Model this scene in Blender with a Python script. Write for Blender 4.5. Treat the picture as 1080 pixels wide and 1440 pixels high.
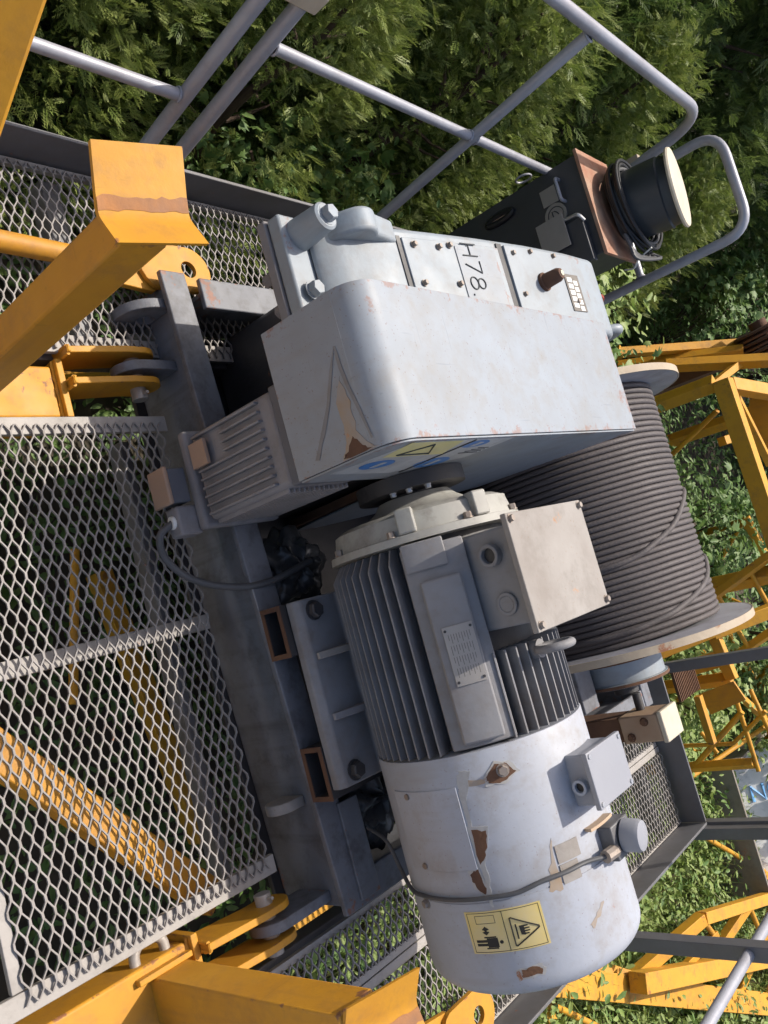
import bpy, math, random
import numpy as np
from mathutils import Vector, Matrix
random.seed(7); RNG = np.random.default_rng(7)
sc = bpy.context.scene
COL = sc.collection
for o in list(bpy.data.objects): bpy.data.objects.remove(o)
R = math.radians

# ------------------------------------------------------------------ camera, sky, sun, exposure
cd = bpy.data.cameras.new('camera'); cam = bpy.data.objects.new('camera', cd); COL.objects.link(cam)
cd.sensor_fit = 'VERTICAL'; cd.sensor_height = 36.0; cd.lens = 28.42; cd.clip_start = 0.02; cd.clip_end = 300
_D = Vector((-1270, 470, 1136.79)).normalized(); _B = Vector((965, -142, 1136.79)).normalized()
_Z = -_D; _X = _B.cross(_Z).normalized(); _B = _Z.cross(_X)
_m = Matrix((_X, _B, _Z))                       # camera frame (x right, y down, z forward) to world
cr, cu, cb = _m @ Vector((1, 0, 0)), _m @ Vector((0, -1, 0)), _m @ Vector((0, 0, -1))
cam.matrix_world = Matrix(((cr.x, cu.x, cb.x, 0), (cr.y, cu.y, cb.y, 0), (cr.z, cu.z, cb.z, 1.6), (0, 0, 0, 1)))
sc.camera = cam
SUN = Vector((-0.26, 0.45, 1.0)).normalized()
w = bpy.data.worlds.new('World'); sc.world = w; w.use_nodes = True
nt = w.node_tree; bg = nt.nodes['Background']
sk = nt.nodes.new('ShaderNodeTexSky'); sk.sky_type = 'NISHITA'; sk.sun_disc = False
sk.sun_elevation = math.asin(SUN.z); sk.sun_rotation = math.atan2(SUN.x, SUN.y); sk.air_density = 1.0; sk.dust_density = 4.0; sk.ozone_density = 1.0
nt.links.new(sk.outputs[0], bg.inputs[0]); bg.inputs[1].default_value = 0.12
sl = bpy.data.lights.new('sun', 'SUN'); sl.energy = 3.6; sl.angle = R(0.53); sl.color = (1.0, 0.93, 0.83)
so = bpy.data.objects.new('sun', sl); COL.objects.link(so); so.rotation_euler = SUN.to_track_quat('Z', 'Y').to_euler()
so.location = (0, 0, 6)
sc.render.engine = 'CYCLES'
sc.render.resolution_x = 768; sc.render.resolution_y = 1024
sc.view_settings.view_transform = 'Standard'; sc.view_settings.look = 'None'
sc.view_settings.exposure = 0.46; sc.view_settings.gamma = 1.0; sc.view_settings.use_curve_mapping = False
sc.cycles.adaptive_threshold = 0.025; sc.cycles.max_bounces = 3; sc.cycles.diffuse_bounces = 2; sc.cycles.glossy_bounces = 2; sc.cycles.transmission_bounces = 2

# ------------------------------------------------------------------ materials
def _n(t, k, **kw):
    x = t.nodes.new(k)
    for a, b in kw.items(): setattr(x, a, b)
    return x
def ramp(t, fac, stops):
    r = _n(t, 'ShaderNodeValToRGB'); e = r.color_ramp.elements
    while len(e) < len(stops): e.new(0.5)
    for i, (p, c) in enumerate(stops):
        e[i].position = p; e[i].color = (c, c, c, 1) if not hasattr(c, '__len__') else (*c, 1)
    t.links.new(fac, r.inputs[0]); return r.outputs[0]
def noise(t, co, scale, detail=5, rough=0.6, dist=0.0):
    x = _n(t, 'ShaderNodeTexNoise'); x.inputs['Scale'].default_value = scale; x.inputs['Detail'].default_value = detail
    x.inputs['Roughness'].default_value = rough; x.inputs['Distortion'].default_value = dist
    t.links.new(co, x.inputs['Vector']); return x.outputs[0]
def mix(t, f, a, b):
    x = _n(t, 'ShaderNodeMix', data_type='RGBA')
    for s, v in ((0, f), (6, a), (7, b)):
        if hasattr(v, 'is_linked') or isinstance(v, bpy.types.NodeSocket): t.links.new(v, x.inputs[s])
        elif s == 0: x.inputs[0].default_value = v
        else: x.inputs[s].default_value = (*v, 1)
    return x.outputs[2]
def paint(name, col, col2=None, rough=0.5, var=0.18, vscale=5, rust=0.0, rustcol=(0.16, 0.055, 0.02), rscale=9, dirt=0.0, dirtcol=(0.10, 0.08, 0.06), metallic=0.0, bump=0.12, bscale=60, speck=0.0, edge=0.0, streak=0.0, scratch=0.0):
    m = bpy.data.materials.new(name); m.use_nodes = True; t = m.node_tree; b = t.nodes['Principled BSDF']
    co = _n(t, 'ShaderNodeTexCoord').outputs['Object']
    c2 = col2 or tuple(max(0, v * (1 - var * 2)) for v in col)
    c = mix(t, ramp(t, noise(t, co, vscale, 4, 0.65), [(0.3, 0.0), (0.72, 1.0)]), col, c2)
    if dirt: c = mix(t, ramp(t, noise(t, co, vscale * 2.3, 5, 0.75), [(0.5, 0.0), (0.75, dirt)]), c, dirtcol)
    if speck: c = mix(t, ramp(t, noise(t, co, 190, 1, 0.6), [(0.70, 0.0), (0.76, speck)]), c, rustcol)
    if streak:
        mp = _n(t, 'ShaderNodeMapping'); mp.inputs['Scale'].default_value = (26, 26, 2.2); t.links.new(co, mp.inputs[0])
        c = mix(t, ramp(t, noise(t, mp.outputs[0], 1.0, 3, 0.6), [(0.52, 0.0), (0.74, streak)]), c, dirtcol)
    if scratch:
        for sc3, rot in (((7, 150, 60), 0.5), ((130, 6, 60), -0.35)):
            mp2 = _n(t, 'ShaderNodeMapping'); mp2.inputs['Scale'].default_value = sc3; mp2.inputs['Rotation'].default_value = (0, 0, rot); t.links.new(co, mp2.inputs[0])
            c = mix(t, ramp(t, noise(t, mp2.outputs[0], 1.0, 2, 0.5), [(0.70, 0.0), (0.74, scratch)]), c, tuple(v * 0.55 for v in col))
    if edge:
        tc = t.nodes.new('ShaderNodeTexCoord'); sp_ = _n(t, 'ShaderNodeSeparateXYZ'); t.links.new(tc.outputs['Generated'], sp_.inputs[0])
        def mth(op, a, b):
            q = _n(t, 'ShaderNodeMath', operation=op)
            for i_, v in enumerate((a, b)):
                if isinstance(v, (int, float)): q.inputs[i_].default_value = v
                else: t.links.new(v, q.inputs[i_])
            return q.outputs[0]
        ds = [mth('MINIMUM', o_, mth('SUBTRACT', 1.0, o_)) for o_ in sp_.outputs]
        med = mth('MAXIMUM', mth('MINIMUM', ds[0], ds[1]), mth('MINIMUM', mth('MAXIMUM', ds[0], ds[1]), ds[2]))
        fe = mth('ADD', med, mth('MULTIPLY', mth('SUBTRACT', noise(t, co, 26, 4, 0.7), 0.42), 0.5))
        c = mix(t, ramp(t, fe, [(0.0, edge), (0.035, 0.0)]), c, mix(t, noise(t, co, 70, 2), rustcol, tuple(min(1, v * 2.2) for v in rustcol)))
    rs = rough
    if rust:
        f = ramp(t, noise(t, co, rscale, 6, 0.7), [(0.72 - 0.34 * rust, 0.0), (0.77 - 0.34 * rust, 0.92)])
        rc = mix(t, noise(t, co, 45, 2, 0.6), rustcol, tuple(min(1, v * 2.6) for v in rustcol))
        c = mix(t, f, c, rc)
    t.links.new(c, b.inputs['Base Color'])
    rr = _n(t, 'ShaderNodeMapRange'); rr.inputs[3].default_value = rough - 0.12; rr.inputs[4].default_value = min(1, rough + 0.18)
    t.links.new(noise(t, co, 14, 2), rr.inputs[0]); t.links.new(rr.outputs[0], b.inputs['Roughness'])
    b.inputs['Metallic'].default_value = metallic
    if bump:
        bp = _n(t, 'ShaderNodeBump'); bp.inputs['Strength'].default_value = bump; bp.inputs['Distance'].default_value = 0.004
        t.links.new(noise(t, co, bscale, 3, 0.65), bp.inputs['Height']); t.links.new(bp.outputs[0], b.inputs['Normal'])
    return m
def flat(name, col, rough=0.6, metallic=0.0):
    return paint(name, col, rough=rough, var=0.05, bump=0.0, metallic=metallic)
def leafmat(name, a, b, c, scale=2.2, transl=0.35):
    m = bpy.data.materials.new(name); m.use_nodes = True; t = m.node_tree; p = t.nodes['Principled BSDF']
    g = _n(t, 'ShaderNodeNewGeometry'); co = g.outputs['Position']
    f1 = ramp(t, noise(t, co, scale, 2), [(0.3, 0.0), (0.7, 1.0)]); f2 = ramp(t, noise(t, co, scale * 9, 1), [(0.35, 0.0), (0.75, 1.0)])
    cc = mix(t, f2, mix(t, f1, a, b), c)
    t.links.new(cc, p.inputs['Base Color']); p.inputs['Roughness'].default_value = 0.55
    tr = _n(t, 'ShaderNodeBsdfTranslucent'); t.links.new(cc, tr.inputs[0])
    ms = _n(t, 'ShaderNodeMixShader'); ms.inputs[0].default_value = transl
    t.links.new(p.outputs[0], ms.inputs[1]); t.links.new(tr.outputs[0], ms.inputs[2])
    t.links.new(ms.outputs[0], t.nodes['Material Output'].inputs[0]); return m
M = dict(
 cover=paint('guard paint', (0.29, 0.325, 0.372), (0.255, 0.272, 0.292), rough=0.52, rust=0.1, rscale=3.2, dirt=0.5, dirtcol=(0.25, 0.23, 0.20), bump=0.08, speck=0.5, edge=0.5, streak=0.4, scratch=0.35),
 case=paint('gearcase paint', (0.295, 0.34, 0.382), (0.265, 0.29, 0.312), rough=0.5, rust=0.1, rscale=5, dirt=0.45, dirtcol=(0.22, 0.19, 0.16), bump=0.14, edge=0.5, streak=0.3),
 motor=paint('motor paint', (0.25, 0.25, 0.262), (0.195, 0.188, 0.19), rough=0.6, dirt=0.5, dirtcol=(0.17, 0.13, 0.105), rust=0.05, bump=0.15, streak=0.3),
 bell=paint('bell paint', (0.42, 0.42, 0.38), (0.28, 0.265, 0.245), rough=0.55, dirt=0.6, rust=0.1, bump=0.15),
 cowl=paint('cowl paint', (0.395, 0.42, 0.478), (0.35, 0.36, 0.395), rough=0.52, rust=0.08, rscale=6, dirt=0.5, dirtcol=(0.27, 0.23, 0.19), bump=0.09, speck=0.4, streak=0.35),
 lid=paint('weathered lid', (0.34, 0.315, 0.29), (0.25, 0.22, 0.195), rough=0.75, rust=0.2, rscale=12, rustcol=(0.24, 0.13, 0.07), dirt=0.3, bump=0.2, speck=0.5),
 box=paint('small box paint', (0.31, 0.315, 0.345), rough=0.42, var=0.05, bump=0.05),
 frame=paint('frame paint', (0.195, 0.205, 0.23), (0.13, 0.128, 0.138), rough=0.55, rust=0.16, rscale=6, dirt=0.7, dirtcol=(0.05, 0.042, 0.038), bump=0.18, edge=0.7, streak=0.5),
 dark=paint('greasy dark steel and gap shade', (0.055, 0.052, 0.055), (0.03, 0.028, 0.028), rough=0.5, rust=0.12, bump=0.25),
 brake=paint('dusty brake paint', (0.265, 0.255, 0.265), (0.205, 0.19, 0.19), rough=0.75, dirt=0.4, rust=0.1, bump=0.3),
 braketop=paint('brake end shade and box paint', (0.09, 0.10, 0.13), (0.14, 0.14, 0.15), rough=0.6, dirt=0.3, bump=0.2),
 rust=paint('rusty steel', (0.17, 0.085, 0.045), (0.085, 0.042, 0.028), rough=0.85, bump=0.4),
 yellow=paint('crane yellow', (0.59, 0.285, 0.018), (0.50, 0.225, 0.018), rough=0.55, rust=0.12, rscale=5, rustcol=(0.11, 0.045, 0.03), dirt=0.45, dirtcol=(0.26, 0.13, 0.05), bump=0.1, edge=0.8, streak=0.4, scratch=0.25),
 oldyellow=paint('faded crane yellow', (0.66, 0.325, 0.018), (0.55, 0.255, 0.02), rough=0.6, rust=0.2, rscale=4, dirt=0.6, dirtcol=(0.2, 0.11, 0.05), bump=0.14, edge=0.7),
 grating=paint('grating paint', (0.34, 0.315, 0.30), (0.23, 0.21, 0.195), rough=0.65, dirt=0.6, rust=0.16, rscale=11, bump=0.2, bscale=120),
 strip=paint('grating border', (0.40, 0.375, 0.35), (0.31, 0.285, 0.26), rough=0.6, rust=0.1, dirt=0.45, bump=0.15),
 toe=paint('toe board paint', (0.155, 0.155, 0.165), (0.12, 0.115, 0.115), rough=0.45, rust=0.08, dirt=0.4, bump=0.1),
 rail=paint('galvanised pipe', (0.40, 0.41, 0.45), (0.31, 0.30, 0.33), rough=0.4, rust=0.06, dirt=0.3, bump=0.06, metallic=0.15),
 bolt=paint('bolt steel', (0.36, 0.33, 0.30), (0.24, 0.18, 0.14), rough=0.5, rust=0.3, rscale=30, metallic=0.4, bump=0.2),
 rope=paint('greased wire rope', (0.11, 0.094, 0.092), (0.075, 0.064, 0.062), rough=0.62, dirt=0.3, dirtcol=(0.14, 0.12, 0.11), bump=0.5, bscale=150),
 flange=paint('drum flange', (0.33, 0.33, 0.36), (0.24, 0.23, 0.25), rough=0.5, dirt=0.5, bump=0.1),
 rim=paint('flange rim', (0.50, 0.42, 0.31), (0.36, 0.28, 0.2), rough=0.7, rust=0.2, bump=0.25),
 cabinet=paint('cabinet paint', (0.055, 0.058, 0.066), (0.045, 0.045, 0.05), rough=0.4, dirt=0.25, bump=0.05),
 rustplate=paint('primer plate', (0.34, 0.12, 0.06), (0.42, 0.29, 0.20), rough=0.7, vscale=8, dirt=0.3, bump=0.15),
 cream=paint('cream lid', (0.62, 0.55, 0.43), (0.55, 0.48, 0.36), rough=0.6, dirt=0.3, rust=0.08, bump=0.1),
 black=paint('black rubber', (0.02, 0.02, 0.022), rough=0.45, bump=0.05),
 cable=paint('grey cable', (0.10, 0.10, 0.105), rough=0.5, bump=0.05),
 blacktin=paint('black tin', (0.035, 0.038, 0.042), (0.05, 0.055, 0.06), rough=0.35, rust=0.1, rustcol=(0.1, 0.06, 0.03), bump=0.08),
 plate=paint('type plate', (0.30, 0.28, 0.26), (0.38, 0.35, 0.32), rough=0.45, metallic=0.3, bump=0.05),
 plate2=paint('dusty type plate', (0.40, 0.26, 0.18), (0.34, 0.24, 0.18), rough=0.7, bump=0.15),
 white=flat('white print', (0.75, 0.74, 0.70)), blackink=flat('black ink', (0.02, 0.018, 0.015)),
 sticker=paint('yellow sticker', (0.72, 0.55, 0.18), (0.66, 0.55, 0.30), rough=0.4, vscale=14, bump=0.0),
 paleyellow=paint('faded sticker', (0.74, 0.66, 0.26), (0.66, 0.60, 0.32), rough=0.45, vscale=30, bump=0.0),
 blue=flat('sign blue', (0.05, 0.20, 0.52), 0.45), skyblue=flat('lettering blue', (0.16, 0.40, 0.72), 0.45), signwhite=paint('sign white', (0.58, 0.60, 0.62), rough=0.45, dirt=0.4, bump=0.0),
 ink=flat('embossed ink', (0.05, 0.055, 0.06)), pin=paint('pin steel', (0.48, 0.44, 0.40), rough=0.45, rust=0.15, metallic=0.3),
 chrome=flat('bright steel', (0.55, 0.55, 0.55), 0.3, 0.7), redhose=flat('red hose', (0.35, 0.05, 0.02), 0.4),
 plastic=paint('dusty plastic film', (0.03, 0.032, 0.036), (0.10, 0.10, 0.10), rough=0.25, vscale=10, bump=0.5, bscale=18),
 limit=paint('tan switch box', (0.42, 0.27, 0.17), (0.50, 0.38, 0.26), rough=0.6, rust=0.2, bump=0.2),
 hopper=paint('white hopper paint', (0.78, 0.77, 0.74), (0.70, 0.68, 0.64), rough=0.5, dirt=0.4, rust=0.1, bump=0.05),
 hopperin=paint('hopper inside', (0.26, 0.235, 0.20), (0.20, 0.17, 0.14), rough=0.8, dirt=0.5, rust=0.2, bump=0.2),
 primer=paint('bare primer', (0.46, 0.455, 0.45), (0.36, 0.34, 0.31), rough=0.7, vscale=30, rust=0.25, rscale=30, bump=0.2),
 stain=paint('rust stain', (0.315, 0.30, 0.29), (0.36, 0.25, 0.15), rough=0.7, vscale=14, rust=0.32, rscale=22, rustcol=(0.25, 0.10, 0.03), bump=0.1),
 bounce_concrete=paint('bounce_concrete', (0.56, 0.54, 0.50), (0.48, 0.46, 0.43), rough=0.9, vscale=0.8, dirt=0.3, bump=0.3),
 scuff=paint('scuffed yellow', (0.40, 0.17, 0.05), (0.22, 0.11, 0.06), rough=0.7, vscale=20, bump=0.2),
 darkplate=paint('dark type plate', (0.10, 0.09, 0.08), (0.16, 0.14, 0.12), rough=0.5, metallic=0.3, vscale=40, bump=0.1),
 faintink=flat('faint ink', (0.16, 0.145, 0.13)),
 bark=paint('bark', (0.10, 0.065, 0.045), rough=0.9, bump=0.6, bscale=40),
 soil=paint('soil', (0.085, 0.062, 0.042), (0.035, 0.032, 0.02), rough=0.95, vscale=1.6, var=0.3, dirt=0.5, bump=0.5, bscale=18),
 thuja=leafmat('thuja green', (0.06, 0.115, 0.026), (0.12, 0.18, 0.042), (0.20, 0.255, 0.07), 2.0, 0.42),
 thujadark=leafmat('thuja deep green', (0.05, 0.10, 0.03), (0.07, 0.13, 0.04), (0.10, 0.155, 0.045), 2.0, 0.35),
 thujasunlit=leafmat('thuja sunlit green', (0.15, 0.22, 0.04), (0.23, 0.30, 0.06), (0.33, 0.37, 0.11), 3.0, 0.32),  # leaf colour lightened to paint sunlit patches of the hedge
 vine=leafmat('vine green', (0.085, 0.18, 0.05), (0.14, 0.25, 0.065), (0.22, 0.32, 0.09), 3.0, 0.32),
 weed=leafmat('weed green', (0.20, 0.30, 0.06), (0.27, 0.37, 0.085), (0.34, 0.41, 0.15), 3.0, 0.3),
 dry=leafmat('dry grass', (0.26, 0.22, 0.10), (0.16, 0.18, 0.06), (0.32, 0.28, 0.15), 3.0, 0.3),
)

# ------------------------------------------------------------------ mesh helpers (all in world metres)
class MB:
    def __init__(s): s.v = []; s.f = []
    def add(s, vs, fs):
        k = len(s.v); s.v += [tuple(map(float, p)) for p in vs]; s.f += [tuple(k + i for i in f) for f in fs]; return s
    def box(s, x0, x1, y0, y1, z0, z1):
        return s.add([(x, y, z) for z in (z0, z1) for y in (y0, y1) for x in (x0, x1)],
                     [(0, 2, 3, 1), (4, 5, 7, 6), (0, 1, 5, 4), (2, 6, 7, 3), (0, 4, 6, 2), (1, 3, 7, 5)])
    def prism(s, poly, ax, a0, a1):          # poly in the two other axes (x: yz, y: xz, z: xy)
        n = len(poly)
        P = {'x': lambda p, a: (a, p[0], p[1]), 'y': lambda p, a: (p[0], a, p[1]), 'z': lambda p, a: (p[0], p[1], a)}[ax]
        return s.add([P(p, a0) for p in poly] + [P(p, a1) for p in poly],
                     [tuple(range(n))[::-1], tuple(range(n, 2 * n))] + [(i, (i + 1) % n, n + (i + 1) % n, n + i) for i in range(n)])
    def ring(s, outer, inner, ax, a0, a1):   # plate with hole (same vertex count)
        n = len(outer)
        P = {'x': lambda p, a: (a, p[0], p[1]), 'y': lambda p, a: (p[0], a, p[1]), 'z': lambda p, a: (p[0], p[1], a)}[ax]
        vs = [P(p, a0) for p in outer] + [P(p, a0) for p in inner] + [P(p, a1) for p in outer] + [P(p, a1) for p in inner]
        fs = []
        for i in range(n):
            j = (i + 1) % n
            fs += [(i, j, n + j, n + i), (2 * n + i, 3 * n + i, 3 * n + j, 2 * n + j), (i, 2 * n + i, 2 * n + j, j), (n + i, n + j, 3 * n + j, 3 * n + i)]
        return s.add(vs, fs)
    def tube(s, pts, r, n=12, cap=True, closed=False):
        pts = [Vector(p) for p in pts]; m = len(pts)
        rs = r if hasattr(r, '__len__') else [r] * m
        rings = []; up = None
        for i, p in enumerate(pts):
            a = pts[(i - 1) % m] if (closed or i > 0) else p; b = pts[(i + 1) % m] if (closed or i < m - 1) else p
            d = (b - a).normalized()
            if up is None: up = d.orthogonal().normalized()
            up = (up - d * up.dot(d)).normalized(); q = d.cross(up)
            rings.append([p + (up * math.cos(t) + q * math.sin(t)) * rs[i] for t in (2 * math.pi * j / n for j in range(n))])
        vs = [v for rg in rings for v in rg]; fs = []
        for i in range(m if closed else m - 1):
            k = (i + 1) % m
            fs += [(i * n + j, i * n + (j + 1) % n, k * n + (j + 1) % n, k * n + j) for j in range(n)]
        if cap and not closed: fs += [tuple(range(n))[::-1], tuple((m - 1) * n + j for j in range(n))]
        return s.add(vs, fs)
    def cyl(s, p0, p1, r, n=24): return s.tube([p0, p1], r, n)
    def bar(s, p0, p1, w, h, up=(0, 0, 1)):
        p0, p1 = Vector(p0), Vector(p1); d = (p1 - p0).normalized(); u = Vector(up); u = (u - d * u.dot(d))
        if u.length < 1e-4: u = d.orthogonal()
        u.normalize(); q = d.cross(u)
        vs = [p + q * (sx * w / 2) + u * (sz * h / 2) for p in (p0, p1) for sx, sz in ((-1, -1), (1, -1), (1, 1), (-1, 1))]
        return s.add(vs, [(0, 1, 2, 3)[::-1], (4, 5, 6, 7), (0, 1, 5, 4), (1, 2, 6, 5), (2, 3, 7, 6), (3, 0, 4, 7)])
    def lathe(s, prof, o, ax, n=48, closed_prof=False):   # prof: (axial, radius)
        o = Vector(o); ax = Vector(ax).normalized(); u = ax.orthogonal().normalized(); q = ax.cross(u); m = len(prof)
        vs = [o + ax * a + (u * math.cos(t) + q * math.sin(t)) * r for a, r in prof for t in (2 * math.pi * j / n for j in range(n))]
        fs = []
        for i in range(m if closed_prof else m - 1):
            k = (i + 1) % m
            fs += [(i * n + j, k * n + j, k * n + (j + 1) % n, i * n + (j + 1) % n) for j in range(n)]
        if not closed_prof:
            if prof[0][1] > 1e-5: fs.append(tuple(range(n)))
            if prof[-1][1] > 1e-5: fs.append(tuple((m - 1) * n + j for j in range(n))[::-1])
        return s.add(vs, fs)
    def hexbolt(s, p, d, r=0.011, h=0.009, washer=True):
        p, d = Vector(p), Vector(d).normalized()
        if washer: s.tube([p, p + d * 0.002], r * 1.25, 14)
        return s.tube([p + d * 0.002, p + d * (0.002 + h * 0.8), p + d * (0.002 + h)], [r, r, r * 0.86], 6)
    def build(s, name, mat, parent=None, smooth=35, bevel=0.0, seg=2):
        me = bpy.data.meshes.new(name); off = Vector(parent['base']) if parent is not None and 'base' in parent else Vector((0, 0, 0))
        me.from_pydata([(v[0] - off.x, v[1] - off.y, v[2] - off.z) for v in s.v], [], s.f); me.validate(); me.update()
        import bmesh
        b = bmesh.new(); b.from_mesh(me); bmesh.ops.recalc_face_normals(b, faces=b.faces); b.to_mesh(me); b.free()
        if smooth:
            me.polygons.foreach_set('use_smooth', [True] * len(me.polygons)); me.set_sharp_from_angle(angle=R(smooth))
        me.materials.append(M[mat])
        o = bpy.data.objects.new(name, me); COL.objects.link(o)
        if parent is not None:
            o.parent = parent
            if 'base' in parent: o['base'] = parent['base']
        if bevel:
            bv = o.modifiers.new('bevel', 'BEVEL'); bv.width = bevel; bv.segments = seg; bv.limit_method = 'ANGLE'; bv.angle_limit = R(40); bv.harden_normals = False
        return o
def tag(o, label=None, cat=None, group=None, kind=None):
    if label: o['label'] = label
    if cat: o['category'] = cat
    if group: o['group'] = group
    if kind: o['kind'] = kind
    return o
def thing(name, loc, label, cat, group=None):
    e = bpy.data.objects.new(name, None); COL.objects.link(e); e.location = loc; e.empty_display_size = 0.1; e['base'] = [float(v) for v in loc]
    return tag(e, label, cat, group)
def arc(cx, cy, r, a0, a1, n): return [(cx + r * math.cos(R(a0 + (a1 - a0) * i / n)), cy + r * math.sin(R(a0 + (a1 - a0) * i / n))) for i in range(n + 1)]
def bend(pts, rad, n=6):                      # fillet a polyline
    pts = [Vector(p) for p in pts]; out = [pts[0]]
    for i in range(1, len(pts) - 1):
        a, p, b = pts[i - 1], pts[i], pts[i + 1]; d0 = (a - p).normalized(); d1 = (b - p).normalized()
        k = min(rad, (a - p).length * 0.49, (b - p).length * 0.49); s, e = p + d0 * k, p + d1 * k
        out += [(s * (1 - t) ** 2 + p * 2 * t * (1 - t) + e * t * t) for t in (j / n for j in range(n + 1))]
    return out + [pts[-1]]
def spline(pts, n=8):
    P = [Vector(p) for p in pts]; P = [P[0] * 2 - P[1]] + P + [P[-1] * 2 - P[-2]]; out = []
    for i in range(1, len(P) - 2):
        for j in range(n):
            t = j / n; a, b, c, d = P[i - 1:i + 3]
            out.append(0.5 * ((2 * b) + (c - a) * t + (2 * a - 5 * b + 4 * c - d) * t * t + (3 * b - a - 3 * c + d) * t ** 3))
    return out + [P[-2]]

# ================================================================== SETTING
def bumpy_ground():
    n = 90; xs = np.concatenate([np.linspace(-40, -6, 14), np.linspace(-5.5, 8, 60), np.linspace(9, 45, 14)]); ys = np.concatenate([np.linspace(-30, -4, 10), np.linspace(-3.5, 11, 60), np.linspace(12, 70, 14)])
    b = MB(); z = lambda x, y: -0.82 + 0.05 * math.sin(x * 1.7 + y) * math.sin(y * 1.3) + 0.03 * math.sin(3.1 * x - 2 * y)
    b.v = [(float(x), float(y), z(x, y)) for y in ys for x in xs]; k = len(xs)
    b.f = [(j * k + i, j * k + i + 1, (j + 1) * k + i + 1, (j + 1) * k + i) for j in range(len(ys) - 1) for i in range(k - 1)]
    return b.build('ground', 'soil', None, smooth=80)
tag(bumpy_ground(), kind='structure')
tag(MB().box(-14, 14, -16, -0.45, -0.90, -0.735).build('bounce_slab', 'bounce_concrete', None, bevel=0.01), kind='structure')  # unseen pale slab added behind the camera to bounce fill light

# ------------------------------------------------------------------ jib platform
jib = thing('crane_jib', (0, 0.8, -0.16), 'yellow crane jib frame with clevis ends under the walkway gratings', 'crane frame')
for s in (-1, 1):
    x0, x1 = (-0.70, -0.578) if s < 0 else (0.578, 0.70)
    MB().box(x0, x1, -0.6, 0.93, -0.17, -0.022).build('chord_beam', 'yellow', jib, bevel=0.006)
    MB().box(x0 - 0.012, x1 + 0.004, 0.932, 0.948, -0.12, -0.004).build('end_plate', 'yellow', jib, bevel=0.002)
    for dx in ((-0.722, -0.648) if s < 0 else (0.597, 0.668)):
        out = [(0.949, -0.085), (1.10, -0.05)] + arc(1.13, 0.0, 0.05, -80, 80, 10) + [(1.09, 0.05), (0.949, 0.028)]
        MB().prism(out, 'x', dx - 0.008, dx + 0.008).build('clevis_plate', 'yellow', jib, bevel=0.002)
    pin = MB().cyl(((-0.742 if s < 0 else 0.565), 1.125, 0.0), ((-0.612 if s < 0 else 0.70), 1.125, 0.0), 0.019, 20).build('clevis_pin', 'pin', jib, bevel=0.002)
    px = -0.622 if s < 0 else 0.574
    MB().tube(bend([(px, 1.125, 0.035), (px, 1.125, -0.03)], 0.01), 0.004, 8).build('split_pin', 'pin', pin)
MB().box(-0.078, -0.042, 0.2, 1.19, -0.075, -0.035).build('cross_bar', 'strip', jib, bevel=0.002)
MB().bar((-0.02, 0.60, -0.16), (0.575, 1.10, -0.16), 0.075, 0.06).build('diagonal_brace', 'yellow', jib, bevel=0.004)
MB().bar((-0.577, 1.19, -0.24), (0.577, 1.19, -0.24), 0.03, 0.06).build('cross_beam', 'toe', jib, bevel=0.004)
for s in (-1, 1):                            # outriggers that carry the side walkways, and the outer stringers
    for y in (0.15, 1.02, 2.0, 3.05):
        MB().box(min(s * 0.72, s * 1.19), max(s * 0.72, s * 1.19), y, y + 0.05, -0.10, -0.04).build('outrigger', 'toe', jib, bevel=0.003)
    MB().box(min(s * 0.722, s * 0.752), max(s * 0.722, s * 0.752), -0.6, 3.2, -0.10, -0.038).build('stringer', 'toe', jib, bevel=0.003)

# toe boards: bent plates standing on the platform edge
def toe(name, label, boxes):
    x0, x1, y0, y1 = boxes[0]
    t = thing(name, ((x0 + x1) / 2, (y0 + y1) / 2, -0.05), label, 'toe board')
    for (a, b, c, d) in boxes:
        MB().box(a, b, c, d, -0.05, 0.098).build('board', 'toe', t, bevel=0.002)
    return t
toe('toe_board', 'dull grey toe board along walkway edge beside the conifer hedge', [(-1.222, -1.212, -0.6, 3.22)])
toe('toe_board', 'dark grey toe board at right walkway edge below the motor fan cowl', [(1.212, 1.222, 0.1, 3.213)])
toe('toe_board', 'short dark grey toe board closing far end of right walkway', [(0.30, 1.209, 3.204, 3.214)])

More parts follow.
